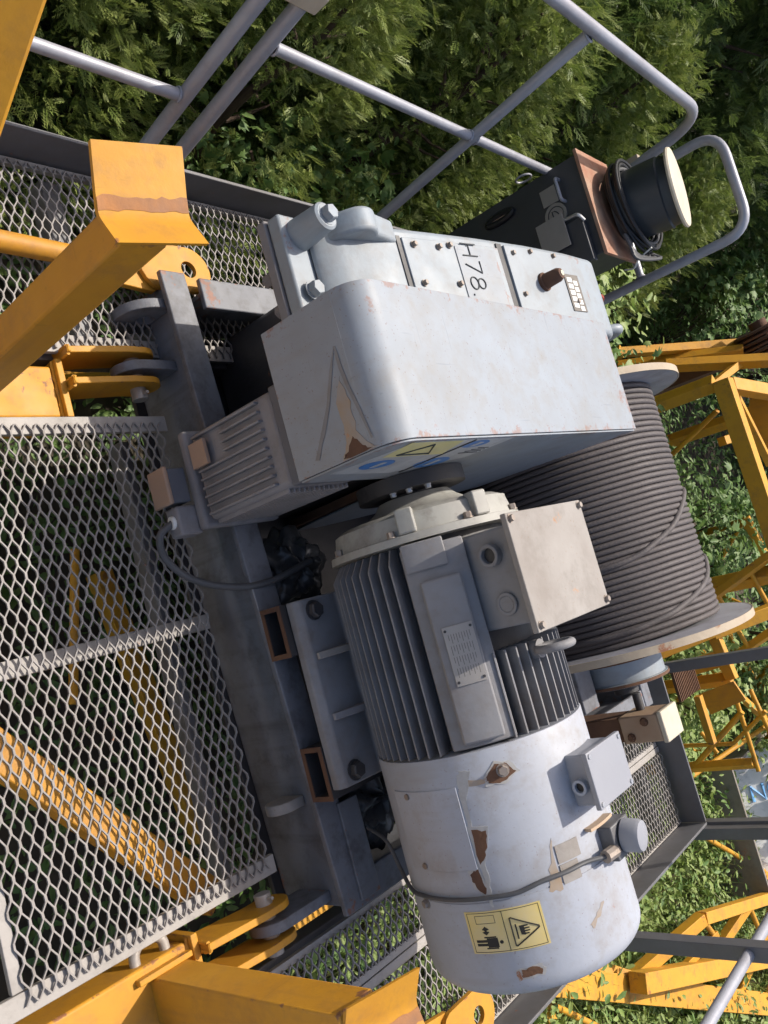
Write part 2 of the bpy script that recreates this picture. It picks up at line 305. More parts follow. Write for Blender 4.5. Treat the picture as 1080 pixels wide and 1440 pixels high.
# expanded metal gratings
def grating(label, x0, x1, y0, y1, borders, SW=0.0238, LW=0.0546, z=0.0, wst=0.0034, hst=0.0052):
    t = thing('grating_panel', ((x0 + x1) / 2, (y0 + y1) / 2, z - 0.006), label, 'grating', 'expanded metal walkway gratings')
    b = MB(); bond = 0.011
    nst = int((y1 - y0) / (SW / 2)); V = []; F = []
    nx = int((x1 - x0) / (LW / 2)) + 1
    for j in range(nst):
        yc = y0 + SW / 4 + j * SW / 2; pts = []
        for i in range(nx + 1):
            xc = x0 + i * LW / 2; s = 1 if (i + j) % 2 else -1
            yy = yc + s * (SW / 4 - wst * 0.42)
            for dx in (-bond / 2, bond / 2):
                x = xc + dx
                if x0 - 0.002 <= x <= x1 + 0.002: pts.append((x + random.uniform(-.0007, .0007), yy + random.uniform(-.0005, .0005), z + s * 0.0018 + 0.0012 * math.sin(9 * x + 4 * yy) + random.uniform(-.0004, .0004)))
        k = len(V); m = len(pts)
        for (x, y, zz) in pts:
            V += [(x, y - wst / 2, zz - hst / 2), (x, y + wst / 2, zz - hst / 2), (x, y + wst / 2, zz + hst / 2), (x, y - wst / 2, zz + hst / 2)]
        for i in range(m - 1):
            a = k + i * 4; c = a + 4
            F += [(a + q, a + (q + 1) % 4, c + (q + 1) % 4, c + q) for q in range(4)]
        F += [(k, k + 1, k + 2, k + 3), (k + (m - 1) * 4 + 3, k + (m - 1) * 4 + 2, k + (m - 1) * 4 + 1, k + (m - 1) * 4)]
    b.v = V; b.f = F
    b.build('expanded_mesh', 'grating', t, smooth=30)
    for (a, c, d, e) in borders:
        MB().box(a, c, d, e, z - 0.020, z - 0.0052).build('border_strip', 'strip', t, bevel=0.0015)
    return t
grating('large centre grating in the foreground between the two yellow beams', -0.562, 0.527, 0.592, 1.165,
        [(-0.574, -0.535, 0.56, 1.185), (0.500, 0.541, 0.42, 1.185), (-0.533, 0.498, 0.575, 0.598)])
grating('long left walkway grating beside the toe board under the hedge', -1.205, -0.735, 0.0, 3.15,
        [(-0.772, -0.728, -0.02, 3.18), (-1.208, -1.19, -0.02, 3.18)])
grating('narrow right grating strip under the motor cowl beside the hoist frame', 0.735, 0.865, 0.75, 3.15, [(0.866, 0.885, 0.72, 3.19), (0.728, 0.745, 0.72, 3.19)])
grating('outer right walkway grating next to the dark toe board', 0.905, 1.200, 0.75, 3.19, [(0.888, 0.912, 0.72, 3.2), (1.192, 1.209, 0.72, 3.2)])

# ------------------------------------------------------------------ railings
def rail_x(z): return -1.236 - 0.11 * (z - 0.12)
rl = thing('handrail_panel', (-1.24, 2.1, 0.0), 'pale grey pipe handrail with rounded end corner in front of the conifer hedge', 'handrail', 'walkway handrails')
P = lambda y, z: (rail_x(z), y, z)
MB().tube(bend([P(1.325, -0.04), P(1.325, 0.945), P(3.0, 0.955), P(3.0, -0.04)], 0.16, 10), 0.0185, 16).build('outer_pipe', 'rail', rl)
MB().tube([P(1.347, 0.51), P(2.975, 0.515)], 0.0148, 14).build('mid_rail', 'rail', rl)
MB().tube([P(2.15, -0.04), P(2.15, 0.925)], 0.0172, 14).build('post', 'rail', rl)
MB().box(rail_x(.7) - 0.03, rail_x(.7) + 0.03, 2.985, 3.07, 0.655, 0.705).build('clamp', 'rim', rl, bevel=0.003)
rl2 = thing('handrail_panel', (-1.24, 0.6, 0.0), 'straight grey handrail panel at upper left behind the yellow cradle post', 'handrail', 'walkway handrails')
MB().tube(bend([P(0.2, -0.04), P(0.2, 0.9), P(1.232, 0.9), P(1.232, -0.04)], 0.1, 8), 0.0185, 16).build('outer_pipe', 'rail', rl2)
MB().tube([P(0.222, 0.296), P(1.21, 0.30)], 0.0148, 14).build('mid_rail', 'rail', rl2)
MB().box(rail_x(.66) - 0.025, rail_x(.66) + 0.03, 1.245, 1.35, 0.640, 0.690).build('clamp', 'rim', rl2, bevel=0.003)
rl3 = thing('handrail_panel', (-1.1, 3.17, 0.0), 'short end handrail closing the left walkway behind the black cabinet', 'handrail', 'walkway handrails')
MB().tube(bend([(-1.325, 3.17, -0.04), (-1.325, 3.17, 0.945), (-0.935, 3.17, 0.945), (-0.935, 3.17, -0.04)], 0.10, 8), 0.0185, 16).build('outer_pipe', 'rail', rl3)
MB().tube([(-1.305, 3.17, 0.52), (-0.954, 3.17, 0.52)], 0.015, 12).build('mid_rail', 'rail', rl3)
rr = thing('handrail_panel', (1.22, 2.3, 0.0), 'grey angle iron handrail with round pipe at the lower right corner', 'handrail', 'walkway handrails')
for y in (1.1, 2.32, 3.19):
    MB().prism([(1.223, y - 0.022), (1.268, y - 0.022), (1.268, y - 0.017), (1.228, y - 0.017), (1.228, y + 0.022), (1.223, y + 0.022)], 'z', -0.05, 1.05).build('post', 'toe', rr, bevel=0.0015)
MB().tube([(1.246, 0.9, 0.53), (1.246, 3.28, 0.53)], 0.0155, 14).build('mid_rail', 'rail', rr)
MB().tube([(1.246, 0.9, 1.05), (1.246, 3.28, 1.05)], 0.0175, 14).build('top_rail', 'rail', rr)
re_ = thing('handrail_panel', (0.9, 3.24, 0.0), 'dark end handrail posts behind the right walkway end', 'handrail', 'walkway handrails')
for x in (0.56, 1.214):
    MB().prism([(x, 3.217), (x + 0.042, 3.217), (x + 0.042, 3.222), (x + 0.005, 3.222), (x + 0.005, 3.26), (x, 3.26)], 'z', -0.06, 1.05).build('post', 'toe', re_, bevel=0.0015)
MB().tube([(0.5, 3.245, 1.05), (1.26, 3.245, 1.05)], 0.0175, 14).build('top_rail', 'rail', re_)

def bead(par, c, ax, r, mt):
    c, ax = Vector(c), Vector(ax).normalized(); u = ax.orthogonal().normalized(); q = ax.cross(u); rnd = random.Random(int(abs(c.x * 991 + c.y * 877 + c.z * 773)))
    MB().tube([c + (u * math.cos(a) + q * math.sin(a)) * (r + rnd.uniform(-.0008, .0008)) + ax * rnd.uniform(-.001, .001) for a in np.linspace(0, 6.2832, 23)[:-1]], 0.0038, 6, closed=True).build('weld_bead', mt, par)
for z in (0.51,): bead(rl, P(1.345, z), (0, 1, 0), 0.0155, 'rail'); bead(rl, P(2.133, z + .002), (0, 1, 0), 0.0155, 'rail'); bead(rl, P(2.167, z + .002), (0, 1, 0), 0.0155, 'rail'); bead(rl, P(2.98, z + .004), (0, 1, 0), 0.0155, 'rail')
bead(rl, P(2.15, 0.928), (-0.11, 0, 1), 0.018, 'rail'); bead(rl2, P(1.213, 0.30), (0, 1, 0), 0.0155, 'rail'); bead(rl2, P(0.22, 0.297), (0, 1, 0), 0.0155, 'rail')
bead(rl3, (-0.955, 3.17, 0.52), (1, 0, 0), 0.0155, 'rail'); bead(rl3, (-1.305, 3.17, 0.52), (1, 0, 0), 0.0155, 'rail')
def seam(par, pts, mt, r=0.0045):
    rnd = random.Random(int(abs(pts[0][0] * 991 + pts[0][1] * 877))); a, b_ = Vector(pts[0]), Vector(pts[1]); n = max(4, int((b_ - a).length / 0.006))
    MB().tube([a + (b_ - a) * (i / n) + Vector((rnd.uniform(-.001, .001), rnd.uniform(-.001, .001), rnd.uniform(-.001, .001))) for i in range(n + 1)], [r * rnd.uniform(.75, 1.2) for _ in range(n + 1)], 6).build('weld_seam', mt, par)
for dx in (-0.722, -0.648, 0.597, 0.668):
    for e_ in (-0.009, 0.009): seam(jib, [(dx + e_, 0.950, -0.08), (dx + e_, 0.950, 0.026)], 'yellow')
    seam(jib, [(dx - .008, 0.950, 0.029), (dx + .008, 0.950, 0.029)], 'yellow')
for (xa, xb) in ((-0.71, -0.575), (0.57, 0.70)): seam(jib, [(xa, 0.931, -0.021), (xb, 0.931, -0.021)], 'yellow')
# ------------------------------------------------------------------ yellow cradle posts
def cradle(x0, x1, y0, y1, top, s, label, vtilt, yo=0.0):
    t = thing('cradle_post', ((x0 + x1) / 2, (y0 + y1) / 2, -0.17), label, 'support post', 'yellow cradle posts')
    xm, ym = (x0 + x1) / 2, (y0 + y1) / 2
    MB().box(x0, x1, y0, y1, -0.19, top).build('post', 'yellow', t, bevel=0.005)
    # V shaped cradle plate: two bent legs running along the jib
    prof = [(-0.108, 0.024), (-0.03, 0.004), (-0.015, 0.0), (0.0, 0.001), (0.012, 0.006), (0.055, 0.028)]
    L = 0.066; th = 0.007; b = MB(); rows = []
    for q, dz in ((0, 0), (1, -th)):
        for yy in (-L, L):
            rows.append([(xm + s * (-1) * px * 1.0 if s > 0 else xm + px, ym + yo + yy * 1.0, top + 0.012 + pz + dz + yy * vtilt) for px, pz in prof])
    n = len(prof); vs = rows[0] + rows[1] + rows[2] + rows[3]; fs = []
    for i in range(n - 1):
        fs += [(i, i + 1, n + i + 1, n + i), (2 * n + i, 3 * n + i, 3 * n + i + 1, 2 * n + i + 1), (i, 2 * n + i, 2 * n + i + 1, i + 1), (n + i, n + i + 1, 3 * n + i + 1, 3 * n + i)]
    fs += [(0, n, 3 * n, 2 * n), (n - 1, 3 * n - 1, 4 * n - 1, 2 * n - 1)]
    b.add(vs, fs).build('cradle_plate', 'yellow', t, smooth=60)
    rnd = random.Random(int(top * 100)); sb_ = MB(); nseg = 14; xs0 = -0.022 if s < 0 else 0.0
    rowsA, rowsB = [], []
    for i in range(nseg + 1):
        yy = -L + 2 * L * i / nseg
        za = top + 0.0135 + yy * vtilt
        rowsA.append((xm + (-0.028 - rnd.uniform(0, .006)) * (1 if s < 0 else -1), ym + yo + yy, za + 0.0035)); rowsB.append((xm + (-0.012 + rnd.uniform(0, .004)) * (1 if s < 0 else -1), ym + yo + yy, za - 0.0005))
    sb_.add(rowsA + rowsB, [(i, i + 1, nseg + 2 + i, nseg + 1 + i) for i in range(nseg)]).build('scuff_strip', 'scuff', t)
    xf = x0 - 0.012 if s > 0 else x1
    bp = MB().box(xf, xf + 0.012, y0 - 0.03, y1 + 0.012, -0.16, -0.005).build('base_plate', 'yellow', t, bevel=0.002)
    xx = xf if s > 0 else xf + 0.012
    MB().tube(bend([(xx + s * 0.02, ym + 0.02, -0.05), (xx - s * 0.05, ym + 0.02, -0.05), (xx - s * 0.05, ym - 0.05, -0.05), (xx + s * 0.02, ym - 0.05, -0.05)], 0.03), 0.011, 12).build('u_bolt', 'pin', bp)
    MB().tube([(xx, ym - 0.03, -0.085), (xx - s * 0.014, ym - 0.03, -0.085)], 0.014, 6).build('nut', 'bolt', bp)
    return t
cradle(-0.672, -0.604, 0.690, 0.765, 0.675, -1, 'tall yellow post with bent V cradle plate at the upper left', 0.3)
cradle(0.605, 0.695, 0.835, 0.918, 0.53, 1, 'yellow post with bent V cradle plate at the bottom edge', 0.33, 0.03)

# yellow brace pipe with flattened lug
bpz = thing('brace_pipe', (-0.98, 1.0, 0.04), 'yellow round brace pipe ending in a flat lug with holes', 'brace')
MB().tube([(-0.985, 0.1, 0.05), (-0.94, 1.10, 0.05)], 0.024, 18).build('pipe', 'yellow', bpz)
def hole_plate(cx, cy, w, l, hr, hx):   # rounded plate in XY with one hole
    n = 32; inner = [(cx + hr * 1.0 * math.cos(2 * math.pi * i / n), hx + hr * math.sin(2 * math.pi * i / n)) for i in range(n)]
    outer = []
    for i in range(n):
        a = 2 * math.pi * i / n; c, s_ = math.cos(a), math.sin(a)
        if s_ >= 0: outer.append((cx + w * c, cy + w * s_))
        else: outer.append((cx + w * (1 if c > 0 else -1) * min(1, abs(c) * 1.6), cy + l * s_))
    return outer, inner
o_, i_ = hole_plate(-0.935, 1.305, 0.062, 0.15, 0.022, 1.30)
lug = MB().ring(o_, i_, 'z', 0.07, 0.084).build('lug_plate', 'yellow', bpz, bevel=0.001)
MB().prism([(-0.985, 1.05), (-0.885, 1.05), (-0.868, 1.19), (-0.90, 1.235), (-0.985, 1.235)], 'z', 0.052, 0.069).build('lug_plate', 'yellow', bpz, bevel=0.002)
bq = thing('brace_pipe', (1.0, 1.0, 0.04), 'yellow brace pipe lug with hole at the bottom edge beside the fan cowl', 'brace')
MB().tube([(1.05, 0.1, 0.05), (1.03, 1.36, 0.05)], 0.024, 18).build('pipe', 'yellow', bq)
o_, i_ = hole_plate(1.10, 1.63, 0.062, 0.15, 0.022, 1.625)
MB().ring(o_, i_, 'z', 0.07, 0.084).build('lug_plate', 'yellow', bq, bevel=0.001)
MB().prism([(1.0, 1.30), (1.115, 1.30), (1.155, 1.53), (1.04, 1.53)], 'z', 0.052, 0.069).build('lug_plate', 'yellow', bq, bevel=0.002)
# leaning yellow beam in the near upper left corner
lb = thing('leaning_beam', (-0.72, 0.46, -0.16), 'yellow box beam leaning into the top left corner of the picture', 'beam')
MB().bar((-0.239, 0.405, -0.16), (-0.834, 0.405, 1.25), 0.09, 0.09, (0, 1, 0)).build('beam', 'yellow', lb, bevel=0.006)

# ================================================================== HOIST
YN = lambda x: 1.219 + 0.045 * x
hf = thing('winch_base', (-0.1, 1.6, -0.13), 'grey painted steel base frame carrying the hoist winch', 'frame')
def skew(xa, xb, o0, o1, z0, z1, nm, mt, bev=0.003):
    MB().prism([(xa, YN(xa) + o0), (xb, YN(xb) + o0), (xb, YN(xb) + o1), (xa, YN(xa) + o1)], 'z', z0, z1).build(nm, mt, hf, bevel=bev)
skew(-0.90, 0.67, 0.0, 0.072, 0.106, 0.122, 'top_flange', 'frame')
skew(-0.89, 0.66, 0.026, 0.038, -0.118, 0.105, 'web_plate', 'frame')
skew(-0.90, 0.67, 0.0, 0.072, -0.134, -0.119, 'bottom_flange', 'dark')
for (xa, xb) in ((-0.895, -0.815), (0.60, 0.672)):
    MB().box(xa, xb, 1.295, 2.95, 0.104, 0.1195).build('side_flange', 'frame', hf, bevel=0.003)
    MB().box((xa + xb) / 2 - 0.006, (xa + xb) / 2 + 0.006, 1.296, 2.95, -0.118, 0.1035).build('side_web', 'frame', hf, bevel=0.002)
MB().box(-0.895, 0.672, 2.955, 3.02, -0.12, 0.12).build('rear_beam', 'frame', hf, bevel=0.004)
for (xa, xb) in ((-0.047, 0.071), (0.282, 0.402)):
    y0 = YN((xa + xb) / 2) + 0.001; t_ = 0.009; za, zb = 0.1235, 0.190
    def rect(d): return [(xa + d, za + d), (xb - d, za + d), (xb - d, zb - d), (xa + d, zb - d)]
    tb = MB().ring(rect(0), rect(t_), 'y', y0, 1.85).build('support_tube', 'dark', hf, bevel=0.001)
    MB().ring(rect(-0.001), rect(t_ + 0.001), 'y', y0 - 0.003, y0 - 0.0005).build('cut_end', 'rust', tb)
def lugp(x, y1, z0, z1, hole, mt='frame', base=None):
    yb = YN(x) + 0.025; rr_ = (z1 - z0) / 2; zc = (z0 + z1) / 2; n = 32
    out = []
    for i in range(n):
        a = 2 * math.pi * i / n; c, s_ = math.cos(a), math.sin(a)
        out.append((y1 + rr_ + rr_ * c, zc + rr_ * s_) if c <= 0.0001 else (min(yb, y1 + rr_ + (yb - y1 - rr_) * min(1, c * 1.5)), zc + rr_ * max(-1, min(1, s_ * 1.35))))
    hc = (y1 + rr_, zc)
    b = MB()
    if hole: b.ring(out, [(hc[0] + hole * math.cos(2 * math.pi * i / n), hc[1] + hole * math.sin(2 * math.pi * i / n)) for i in range(n)], 'x', x - 0.012, x + 0.012)
    else: b.prism(out, 'x', x - 0.012, x + 0.012)
    return b.build('lug_plate', mt, hf, bevel=0.002)
lugp(-0.825, 1.10, -0.06, 0.098, 0.024)
lugp(-0.684, 1.07, -0.055, 0.055, 0)
lugp(0.633, 1.08, -0.055, 0.055, 0)
lugp(0.405, 1.185, -0.02, 0.06, 0, 'lid')
MB().box(-0.845, 0.62, 1.30, 2.94, -0.117, -0.109).build('shade_sheet', 'dark', hf)  # added dark sheet that deepens the shade inside the frame
MB().box(-0.80, 0.59, 1.98, 2.06, -0.108, 0.10).build('cross_member', 'frame', hf, bevel=0.004)
MB().box(0.43, 0.655, 1.297, 1.36, 0.123, 0.131).build('gusset_plate', 'frame', hf, bevel=0.002)

# ------------------------------------------------------------------ gearbox
gb = thing('gearbox', (-0.7, 1.85, 0.0), 'light grey cast gearbox with raised H78 marking and breather plug', 'gearbox')
lower = [(1.27, 0.10), (1.33, -0.08), (1.7, -0.16), (2.3, -0.16), (2.5, 0.0), (2.5, 0.44), (1.27, 0.44)]
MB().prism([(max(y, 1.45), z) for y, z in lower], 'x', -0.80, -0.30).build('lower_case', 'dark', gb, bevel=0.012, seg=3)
MB().box(-0.846, -0.575, 1.205, 2.50, 0.442, 0.468).build('lower_split_flange', 'brake', gb, bevel=0.004)
MB().box(-0.842, -0.575, 1.209, 2.496, 0.471, 0.508).build('upper_split_flange', 'case', gb, bevel=0.006)
upper = [(1.27, 0.509), (1.285, 0.535), (1.33, 0.565)] + [(1.45, 0.592), (1.6, 0.618), (1.75, 0.642), (1.95, 0.668), (2.15, 0.685), (2.29, 0.688)] + arc(2.29, 0.598, 0.09, 85, 10, 6) + [(2.40, 0.509)]
MB().prism(upper, 'x', -0.815, -0.5715).build('upper_case', 'case', gb, bevel=0.02, seg=4)
top = lambda y: float(np.interp(y, [1.27, 1.33, 1.45, 1.6, 1.75, 1.95, 2.15, 2.29], [0.509, .565, .592, .618, .642, .668, .685, .688]))
def ontop(poly, h0, h1, nm, mt, par=gb, bev=0.0015):      # rectangle (x0,y0)-(x1,y1) following the crowned case
    xs = [p[0] for p in poly]; ys = [p[1] for p in poly]; xa, xb, ya, yb = min(xs), max(xs), min(ys), max(ys)
    yy = sorted({ya, yb, *[v for v in (1.33, 1.45, 1.6, 1.75, 1.95, 2.15, 2.29) if ya < v < yb]}); k = len(yy); b = MB()
    vs = [(x, y, top(y) + h) for h in (h0, h1) for x in (xa, xb) for y in yy]; fs = []
    for i in range(k - 1):
        fs += [(i, i + 1, k + i + 1, k + i), (2 * k + i, 3 * k + i, 3 * k + i + 1, 2 * k + i + 1), (i, 2 * k + i, 2 * k + i + 1, i + 1), (k + i, k + i + 1, 3 * k + i + 1, 3 * k + i)]
    fs += [(0, k, 3 * k, 2 * k), (k - 1, 3 * k - 1, 4 * k - 1, 2 * k - 1)]
    return b.add(vs, fs).build(nm, mt, par, bevel=bev)
ontop([(-0.785, 1.49), (-0.575, 1.49), (-0.575, 1.82), (-0.785, 1.82)], -0.004, 0.007, 'inspection_plate', 'case')
ontop([(-0.795, 1.845), (-0.575, 1.845), (-0.575, 2.20), (-0.795, 2.20)], -0.004, 0.010, 'inspection_plate', 'case')
ontop([(-0.79, 1.477), (-0.58, 1.477), (-0.58, 1.489), (-0.79, 1.489)], -0.004, 0.003, 'step_shade', 'dark', bev=0)  # dark strips paint the shaded steps of the inspection plates
ontop([(-0.80, 1.823), (-0.58, 1.823), (-0.58, 1.843), (-0.80, 1.843)], -0.004, 0.004, 'step_shade', 'dark', bev=0)
for (x, y) in [(-0.768, 1.52), (-0.672, 1.52), (-0.768, 1.60), (-0.775, 1.637), (-0.675, 1.637), (-0.775, 1.875), (-0.66, 1.875), (-0.785, 1.95), (-0.785, 2.06), (-0.655, 2.12)]:
    MB().hexbolt((x, y, top(y) + 0.008), (0, 0, 1), 0.0068, 0.007).build('bolt', 'bolt', gb)
cp = ontop([(-0.775, 1.655), (-0.60, 1.655), (-0.60, 1.80), (-0.775, 1.80)], 0.0075, 0.0095, 'code_plate', 'cover', bev=0)
# H 7 8 in thin raised strokes; letters read with their tops towards the far end
def strokes(chars, org, right, upv, size, r, nrm, nm, mt, par, surf=None):
    G = {'H': [[(0, 0), (0, 1)], [(0.6, 0), (0.6, 1)], [(0, .5), (.6, .5)]], '7': [[(0, 1), (.6, 1), (.2, 0)]],
         '8': [[(.3 + .26 * math.cos(t), .76 + .24 * math.sin(t)) for t in np.linspace(0, 6.283, 15)], [(.3 + .31 * math.cos(t), .26 + .26 * math.sin(t)) for t in np.linspace(0, 6.283, 15)]],
         'N': [[(0, 0), (0, 1), (.6, 0), (.6, 1)]], 'O': [[(.32 + .32 * math.cos(t), .5 + .5 * math.sin(t)) for t in np.linspace(0, 6.283, 17)]],
         'D': [[(0, 0), (0, 1), (.3, .95), (.55, .7), (.6, .5), (.55, .3), (.3, .05), (0, 0)]], '.': [[(0, 0), (0.08, 0)]]}
    b = MB(); x = 0; right, upv, org = Vector(right), Vector(upv), Vector(org)
    for ch in chars:
        for st in G.get(ch, []):
            pts = [org + right * ((x + p[0]) * size) + upv * (p[1] * size) for p in st]
            if surf: pts = [Vector((p.x, p.y, surf(p.y))) for p in pts]
            b.tube(pts, r, 6)
        x += 0.85
    return b.build(nm, mt, par)
strokes('H78.', (-0.783, 1.675, 0), (1, 0, 0), (0, 1, 0), 0.052, 0.0018, None, 'raised_code', 'ink', cp, surf=lambda y: top(y) + 0.0105)
br = MB().lathe([(-0.004, 0.026), (0.006, 0.026), (0.008, 0.021), (0.045, 0.019), (0.055, 0.014), (0.056, 0.0)], (-0.70, 1.975, top(1.975) + 0.010), (0, 0, 1), 18).build('breather_plug', 'rust', gb)
MB().tube([(-0.70, 1.975, top(1.975) + 0.06), (-0.70, 1.975, top(1.975) + 0.068)], 0.0085, 6).build('plug_tip', 'cream', br)
npl = ontop([(-0.735, 2.085), (-0.625, 2.085), (-0.625, 2.155), (-0.735, 2.155)], 0.0105, 0.0125, 'type_plate', 'darkplate', bev=0)
for j, ya in enumerate((2.093, 2.122)):
    for i in range(5):
        x = -0.725 + i * 0.019 + (0.008 if j else 0)
        ontop([(x, ya), (x + 0.014, ya), (x + 0.014, ya + 0.024 - 0.004 * j), (x, ya + 0.024 - 0.004 * j)], 0.0127, 0.0132, 'print_cell', 'white', npl, 0)
# near end: bosses, big hex bolts and lifting lug
for (x, y, h) in ((-0.800, 1.262, 0.085), (-0.665, 1.245, 0.010), (-0.735, 1.232, 0.004)):
    if h > 0.02: MB().lathe([(-0.002, 0.036), (h, 0.031), (h + 0.004, 0.026), (h + 0.004, 0.0)], (x, y, 0.506), (0, 0, 1), 24).build('bolt_boss', 'case', gb)
    if h != 0.004: MB().hexbolt((x, y, 0.509 + h), (0, 0, 1), 0.018, 0.018).build('flange_bolt', 'case', gb)
    MB().tube([(x, y, 0.440), (x, y, 0.405)], 0.015, 6).build('flange_nut', 'brake', gb)
lg = [(1.30, 0.53), (1.31, 0.57)] + arc(1.37, 0.58, 0.045, 150, 40, 8) + [(1.48, 0.60), (1.48, 0.53)]
MB().prism(lg, 'x', -0.828, -0.772).build('lifting_lug', 'case', gb, bevel=0.008, seg=3)
MB().tube(bend([(-0.62, 2.38, 0.60), (-0.62, 2.45, 0.66), (-0.62, 2.50, 0.60), (-0.62, 2.45, 0.54)], 0.03), 0.016, 12).build('lifting_eye', 'case', gb)
MB().tube(spline([(-0.73, 2.42, 0.56), (-0.745, 2.47, 0.62), (-0.72, 2.5, 0.58), (-0.70, 2.47, 0.50)]), 0.008, 8).build('drain_hose', 'redhose', gb)

# ------------------------------------------------------------------ guard cover
gc = thing('guard_cover', (-0.41, 1.6, 0.45), 'large pale blue grey sheet metal cover with rust on the front', 'machine cover')
th = 0.004
prof = [(1.092, 0.487), (1.092, 0.685)] + arc(1.155, 0.685, 0.063, 180, 90, 10) + [(2.110, 0.748)]
inner = [(y + th, z) for y, z in prof[:2]] + arc(1.155, 0.685, 0.063 - th, 180, 90, 10) + [(2.110, 0.748 - th)]
b = MB(); n = len(prof)
xa, xb = -0.567, -0.262
vs = [(x, y, z) for x in (xa, xb) for (y, z) in prof] + [(x, y, z) for x in (xa, xb) for (y, z) in inner]
fs = []
for i in range(n - 1):
    fs += [(i, i + 1, n + i + 1, n + i), (2 * n + i, 3 * n + i, 3 * n + i + 1, 2 * n + i + 1), (i, 2 * n + i, 2 * n + i + 1, i + 1), (n + i, n + i + 1, 3 * n + i + 1, 3 * n + i)]
fs += [(0, n, 3 * n, 2 * n), (n - 1, 3 * n - 1, 4 * n - 1, 2 * n - 1)]
b.add(vs, fs).build('bent_sheet', 'cover', gc, smooth=40, bevel=0.0008)
side = [(1.096, 0.489), (1.18, 0.481), (1.51, 0.446), (1.595, -0.03), (1.62, -0.12), (1.70, -0.115), (1.81, -0.05), (1.92, 0.035), (2.05, 0.163), (2.108, 0.22), (2.108, 0.7435)] + arc(1.155, 0.685, 0.0585, 90, 180, 8)
MB().prism(side, 'x', -0.2615, -0.2575).build('side_panel', 'cover', gc, bevel=0.0008)
MB().prism([(1.30, 0.489), (2.108, 0.489), (2.108, 0.743), (1.155, 0.743), (1.10, 0.70), (1.097, 0.489)], 'x', -0.5665, -0.563).build('rear_panel', 'cover', gc)
MB().box(-0.562, -0.263, 2.1045, 2.1085, 0.56, 0.743).build('end_panel', 'cover', gc)
MB().bar((-0.275, 1.52, 0.44), (-0.275, 1.60, -0.10), 0.03, 0.022, (1, 0, 0)).build('rusty_lip', 'rust', gc, bevel=0.002)
sp = bpy.data.objects['side_panel']
def side_poly(poly, off, nm, mt, par):
    return MB().prism(poly, 'x', -0.2574 + off, -0.2574 + off + 0.0005).build(nm, mt, par)
st = side_poly([(1.12, 0.545), (1.33, 0.515), (1.50, 0.60), (1.50, 0.735), (1.16, 0.735)], 0.0002, 'safety_sign', 'signwhite', sp)
side_poly([(1.165, 0.645), (1.355, 0.645), (1.315, 0.733), (1.15, 0.733)], 0.0010, 'warning_field', 'paleyellow', st)
tri = [(1.19, 0.66), (1.29, 0.66), (1.235, 0.72)]
MB().tube([(-0.2555, y, z) for y, z in tri], 0.0022, 6, closed=True).build('triangle_mark', 'ink', st)
for (cy, cz, ry, rz) in ((1.205, 0.594, 0.045, 0.030), (1.400, 0.580, 0.05, 0.036), (1.395, 0.705, 0.04, 0.024)):
    el = [(cy + ry * math.cos(a), cz + rz * math.sin(a)) for a in np.linspace(0, 6.283, 25)[:-1]]
    dk = side_poly(el, 0.0010, 'mandatory_disc', 'blue', st)
    side_poly([(cy - 0.006, cz - rz * .6), (cy + 0.01, cz - rz * .5), (cy + 0.014, cz + rz * .5), (cy - 0.002, cz + rz * .6)], 0.0017, 'pictogram', 'signwhite', dk)
MB().bar((-0.2562, 1.365, 0.515), (-0.2562, 1.355, 0.735), 0.003, 0.004, (0, 1, 0)).build('divider_line', 'ink', st)
for k in range(4): MB().bar((-0.2562, 1.42 + .01 * k, 0.64 + 0.011 * k), (-0.2562, 1.49, 0.64 + 0.011 * k), 0.001, 0.0028, (0, 0, 1)).build('text_line', 'ink', st)
def jagp(pts, k, amp):
    out = []; rnd = random.Random(k)
    for i in range(len(pts)):
        a, b_ = pts[i], pts[(i + 1) % len(pts)]
        for j in range(4):
            t = j / 4; out.append((min(-0.2632, a[0] + (b_[0] - a[0]) * t + rnd.uniform(-1, 1) * amp), a[1] + (b_[1] - a[1]) * t + rnd.uniform(-1, 1) * amp))
    return out
# scrape and rust streak on the front sheet (wear with its own outline)
fr = lambda poly, off, nm, mt: MB().prism(poly, 'y', 1.0917 - off - 0.0004, 1.0917 - off).build(nm, mt, bpy.data.objects['bent_sheet'])
fr([(-0.468, 0.664), (-0.43, 0.638), (-0.372, 0.609), (-0.33, 0.578), (-0.30, 0.556), (-0.286, 0.545), (-0.283, 0.556), (-0.31, 0.574), (-0.325, 0.588), (-0.37, 0.617), (-0.43, 0.647)], 0.0006, 'scrape_mark', 'motor')
fr([(-0.468, 0.662), (-0.428, 0.661), (-0.385, 0.668), (-0.34, 0.679), (-0.281, 0.693), (-0.281, 0.697), (-0.34, 0.687), (-0.385, 0.676), (-0.428, 0.670), (-0.466, 0.668)], 0.0006, 'scrape_mark', 'motor')
fr(jagp([(-0.415, 0.655), (-0.36, 0.668), (-0.31, 0.662), (-0.268, 0.690), (-0.2635, 0.700), (-0.2635, 0.610), (-0.285, 0.628), (-0.31, 0.634), (-0.37, 0.636)], 2, 0.004), 0.0003, 'rust_stain', 'stain')
fr(jagp([(-0.300, 0.650), (-0.275, 0.668), (-0.2635, 0.690), (-0.2635, 0.615), (-0.278, 0.632)], 6, 0.003), 0.0008, 'rust_stain', 'rust')

